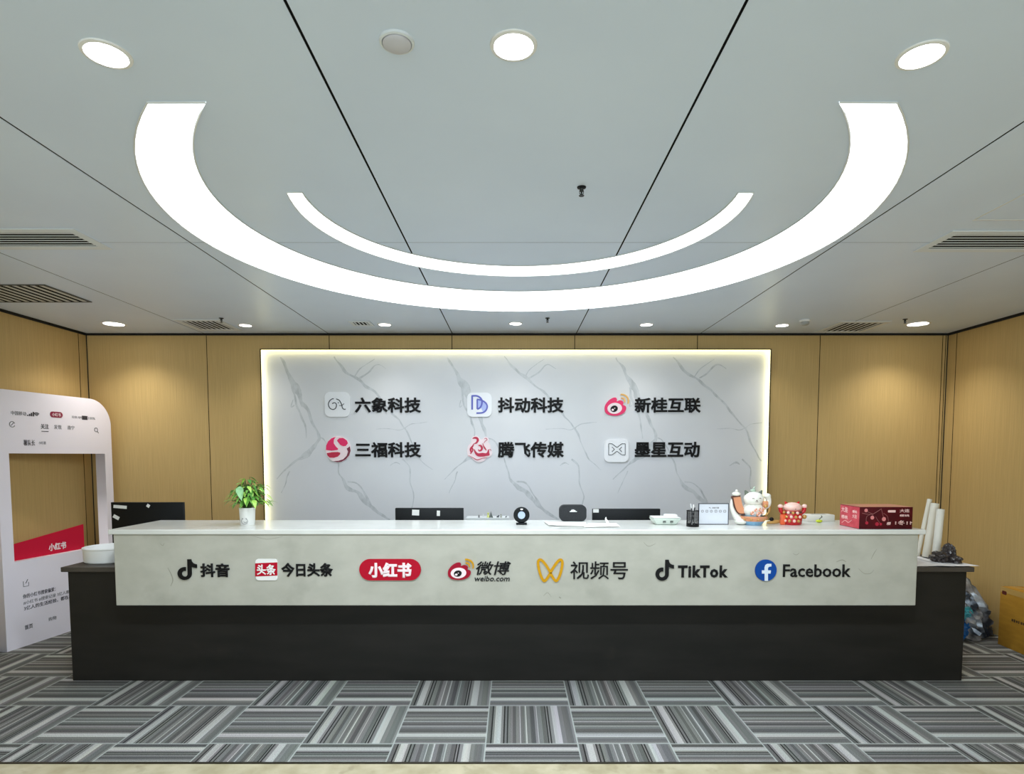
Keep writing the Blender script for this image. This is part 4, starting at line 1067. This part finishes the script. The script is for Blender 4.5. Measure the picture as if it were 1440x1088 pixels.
for pts, w in (([(600, 250), (680, 265), (740, 262), (800, 225), (850, 190)], .003), ([(740, 262), (690, 240), (660, 222)], .0025), ([(735, 310), (740, 285), (740, 262)], .002), ([(888, 330), (870, 265), (850, 190)], .0022),
               ([(660, 380), (655, 330), (668, 290), (720, 262)], .0018), ([(850, 400), (810, 350), (780, 300)], .0018), ([(950, 360), (930, 290), (880, 250)], .0018)):
    stroke(b, smooth_pts(xz(pts), 4), w, .0006, 1)
for x, y, r_, m_ in ((650, 212, .011, 0), (735, 312, .012, 0), (888, 332, .013, 0), (850, 402, .008, 2), (665, 385, .010, 2), (800, 400, .012, 2)):
    plate(b, [ellipse(X(x), Zz(y), r_, r_ * 1.05, 20)], .0009, m_)
obj('cherry_print', b, [M_cherry, M_stem, M_cherryd, M_print], bx); b = nb()
x0, x1 = X(1092), X(1222); lettering(b, '大连', x0, x1, Zz(240), Zz(192), .0006, .015, mi=3); lettering(b, '樱桃', x0, x1, Zz(298), Zz(252), .0006, .015, mi=3)
obj('character_print', b, [M_cherry, M_stem, M_cherryd, M_print], bx); b = nb()
plate(b, [rrect(X(938), X(1038), Zz(240), Zz(208), .004)], .0007, 3)
obj('print_tag', b, [M_cherry, M_stem, M_cherryd, M_print], bx); b = nb()
lettering(b, '樱', X(925), X(1000), Zz(415), Zz(350), .0006, .015, mi=3, shear=.1); lettering(b, '冬', X(1075), X(1165), Zz(415), Zz(350), .0006, .015, mi=3, shear=.1)
for x in (1045, 1195, 1240):
    plate(b, [ellipse(X(x), Zz(375), .004, .005, 12)], .0007, 3); plate(b, [ellipse(X(x), Zz(398), .004, .004, 12)], .0007, 3)
stroke(b, xz([(1245, 380), (1262, 378)]), .004, .0006, 3)
obj('character_print', b, [M_cherry, M_stem, M_cherryd, M_print], bx)
b = nb(); mxs = Matrix.Translation((-hw - .0008, dpth, 0)) @ Matrix.Rotation(-PI / 2, 4, 'Z')
lettering(b, '大连', .02, .10, .095, .132, .0006, .015, mx=mxs); lettering(b, '樱桃', .02, .10, .05, .088, .0006, .015, mx=mxs)
lettering(b, '樱桃', .155, .21, .10, .128, .0006, .015, mx=mxs); lettering(b, '大连', .155, .21, .066, .092, .0006, .015, mx=mxs)
stroke(b, smooth_pts([(.03, .02), (.07, .04), (.11, .03), (.15, .05)], 4), .003, .0006, mx=mxs)
obj('side_print', b, M_print, sd)

# ------------------------------------------------------------------ things on the dark ledges
t = thing('white_tub', 'white round tub on the dark ledge at the left end of the desk', 'tub', (-2.93, 4.38, .80))
b = nb(); lathe(b, [(0, 0), (.158, 0), (.165, .006), (.169, .088), (.170, .1), (.163, .104), (.159, .098), (.156, .012), (0, .010)], n=56); obj('bowl', b, M_white, t, 40)
b = nb(); tube(b, [(.170 * math.cos(2 * PI * j / 56), .170 * math.sin(2 * PI * j / 56), .100) for j in range(56)], .005, 8, closed=True); obj('rim', b, M_white, t, 60)

GR = 'paper rolls standing on the right ledge'
def roll(label, px_b, px_t, y_t, r, Y, rgb):
    x0 = px_b; top = at(px_t, y_t, Y); base = Vector((x0, Y, .803)); d = Vector((top.x, Y + .02, top.z)) - base
    t = thing('paper_roll', label, 'paper roll', base, 0, GR)
    b = nb(); pts = [(0, 0, 0), d * .5, d]; q = d.to_track_quat('Z', 'Y').to_matrix().to_4x4()
    L = d.length
    lathe(b, [(r * .55, 0), (r, 0), (r, L), (r * .55, L), (r * .5, L - .02), (r * .5, .02), (r * .55, 0)], n=22, mx=q); obj('roll', b, mat('roll_%d' % rgb[0], rgb, .6), t, 40)
    b = nb(); sp = [(r * (.5 + .45 * s) * math.cos(s * 14), r * (.5 + .45 * s) * math.sin(s * 14), L + .0005) for s in [k_ / 40 for k_ in range(41)]]
    tube(b, sp, .0008, 4, mx=q); obj('spiral_edge', b, M_txtgrey, t)
    return t
roll('thinnest paper roll on the right ledge, next to the countertop end', 3.06, 1310, 702, .016, 4.56, (226, 220, 204))
roll('middle paper roll on the right ledge, white and the tallest thick one', 3.085, 1317.5, 708, .028, 4.50, (226, 232, 228))
roll('shorter paper roll on the right ledge beside the crumpled black bag', 3.085, 1325.5, 716, .026, 4.40, (222, 218, 206))
GS = 'white sheets on the right ledge'
paper('paper_sheet', 'white sheet lying under the paper rolls on the right ledge', 'paper', [(2.72, 4.115), (3.02, 4.112), (3.05, 4.52), (2.76, 4.50)], .801, GS, wav=.006, rgb=(236, 234, 236))
paper('paper_sheet', 'white sheet sticking out past the end of the right ledge', 'paper', [(2.93, 4.10), (3.185, 4.108), (3.13, 4.36), (2.96, 4.42)], .806, GS, wav=.004, rgb=(238, 236, 236))

def crumple(bm, c, r, amp, seed, mi=0, sub=5, fn=None, freq=5.0):
    t2 = nb(); bmesh.ops.create_icosphere(t2, subdivisions=sub, radius=1)
    for v in t2.verts:
        n = v.co.normalized(); q = n * freq * .5 + Vector((seed, seed * 1.7, -seed))
        a = abs(noise.noise(q)) * 1.0 + abs(noise.noise(q * 2.1)) * .6 + abs(noise.noise(q * 4.3)) * .35
        k_ = 1 + amp * (.55 - a)
        p = Vector((n.x * r[0], n.y * r[1], n.z * r[2])) * k_
        if fn: p = fn(p, n)
        v.co = p + Vector(c)
    merge(bm, t2, mi)
M_bagblack = mat('black_plastic_bag', (52, 45, 44), .3)
b = nb(); crumple(b, (-.050, -.01, .034), (.050, .06, .038), .55, 3.3, sub=4, freq=3); crumple(b, (.038, .02, .060), (.036, .05, .062), .45, 8.3, sub=4, freq=4)
crumple(b, (.034, -.03, .02), (.045, .06, .030), .5, 2.4, sub=4, freq=3)
o = obj('plastic_bag', b, M_bagblack, None, 20); o.location = (3.062, 4.27, .810)
for v in o.data.vertices: v.co.z = max(v.co.z, 0)
tag(o, 'crumpled black plastic bag on the right ledge beside the paper rolls', 'bag')

# floor bags
def slump(p, n):
    zz_ = p.z + .30
    f = 1.0 - max(0, zz_ - .12) / .75
    return Vector((p.x * f - .16 * max(0, zz_ - .05), p.y * f, max(0.0, zz_)))
M_silver = noisy('silver_plastic', (186, 190, 196), (58, 62, 70), (7, 7, 5), rough=.16, metal=.35, detail=5, lo=.4, hi=.62)
t = thing('plastic_bag', 'silvery plastic bag slumped on the carpet between desk end and carton', 'bag', (3.87, 5.28, 0))
b = nb(); crumple(b, (0, 0, 0), (.30, .26, .36), .62, 1.2, fn=slump, freq=5); obj('bag', b, M_silver, t, 30)
b = nb(); crumple(b, (-.12, -.20, .0), (.10, .07, .12), .5, 5.1, fn=lambda p, n: Vector((p.x, p.y, max(0, p.z + .11))), freq=6); tag(obj('blue_pouch', b, mat('blue_pouch', (12, 92, 158), .25), t, 30), 'blue pouch')
b = nb(); crumple(b, (-.10, -.20, .23), (.10, .07, .07), .5, 7.1, freq=6); tag(obj('teal_pouch', b, mat('teal_pouch', (60, 150, 160), .25), t, 30), 'teal pouch')

# carton by the right wall
t = thing('cardboard_box', 'brown cardboard carton standing on the carpet against the right wall', 'box', (4.1, 4.70, 0), R(-4))
M_card = noisy('brown_cardboard', (186, 136, 34), (174, 124, 26), (8, 8, 30), rough=.75)
b = nb(); box(b, -.095, .075, -.25, .25, 0, .485, .003); cb = obj('carton', b, M_card, t, 40)
b = nb(); box(b, -.096, -.0955, -.25, .25, .44, .4855); box(b, -.02, .015, -.252, .252, .4855, .4862); obj('packing_tape', b, mat('tape_tan', (200, 160, 88), .25), cb)
b = nb(); mxc = Matrix.Translation((-.0955, .25, 0)) @ Matrix.Rotation(-PI / 2, 4, 'Z')
for k_, (wd, hh) in enumerate(((.018, .020), (.014, .024), (.016, .018), (.010, .022), (.017, .020), (.013, .018))):
    box(b, .14 + k_ * .024, .14 + k_ * .024 + wd, -.0008, 0, .240 - hh / 2, .240 + hh / 2, mx=mxc)
obj('printed_mark', b, mat('carton_print', (70, 44, 16), .7), cb)
b = nb(); plate(b, [rrect(.022, .072, .425, .455, .008)], .0008, mx=mxc); obj('printed_emblem', b, mat('carton_print_red', (96, 30, 16), .7), cb)
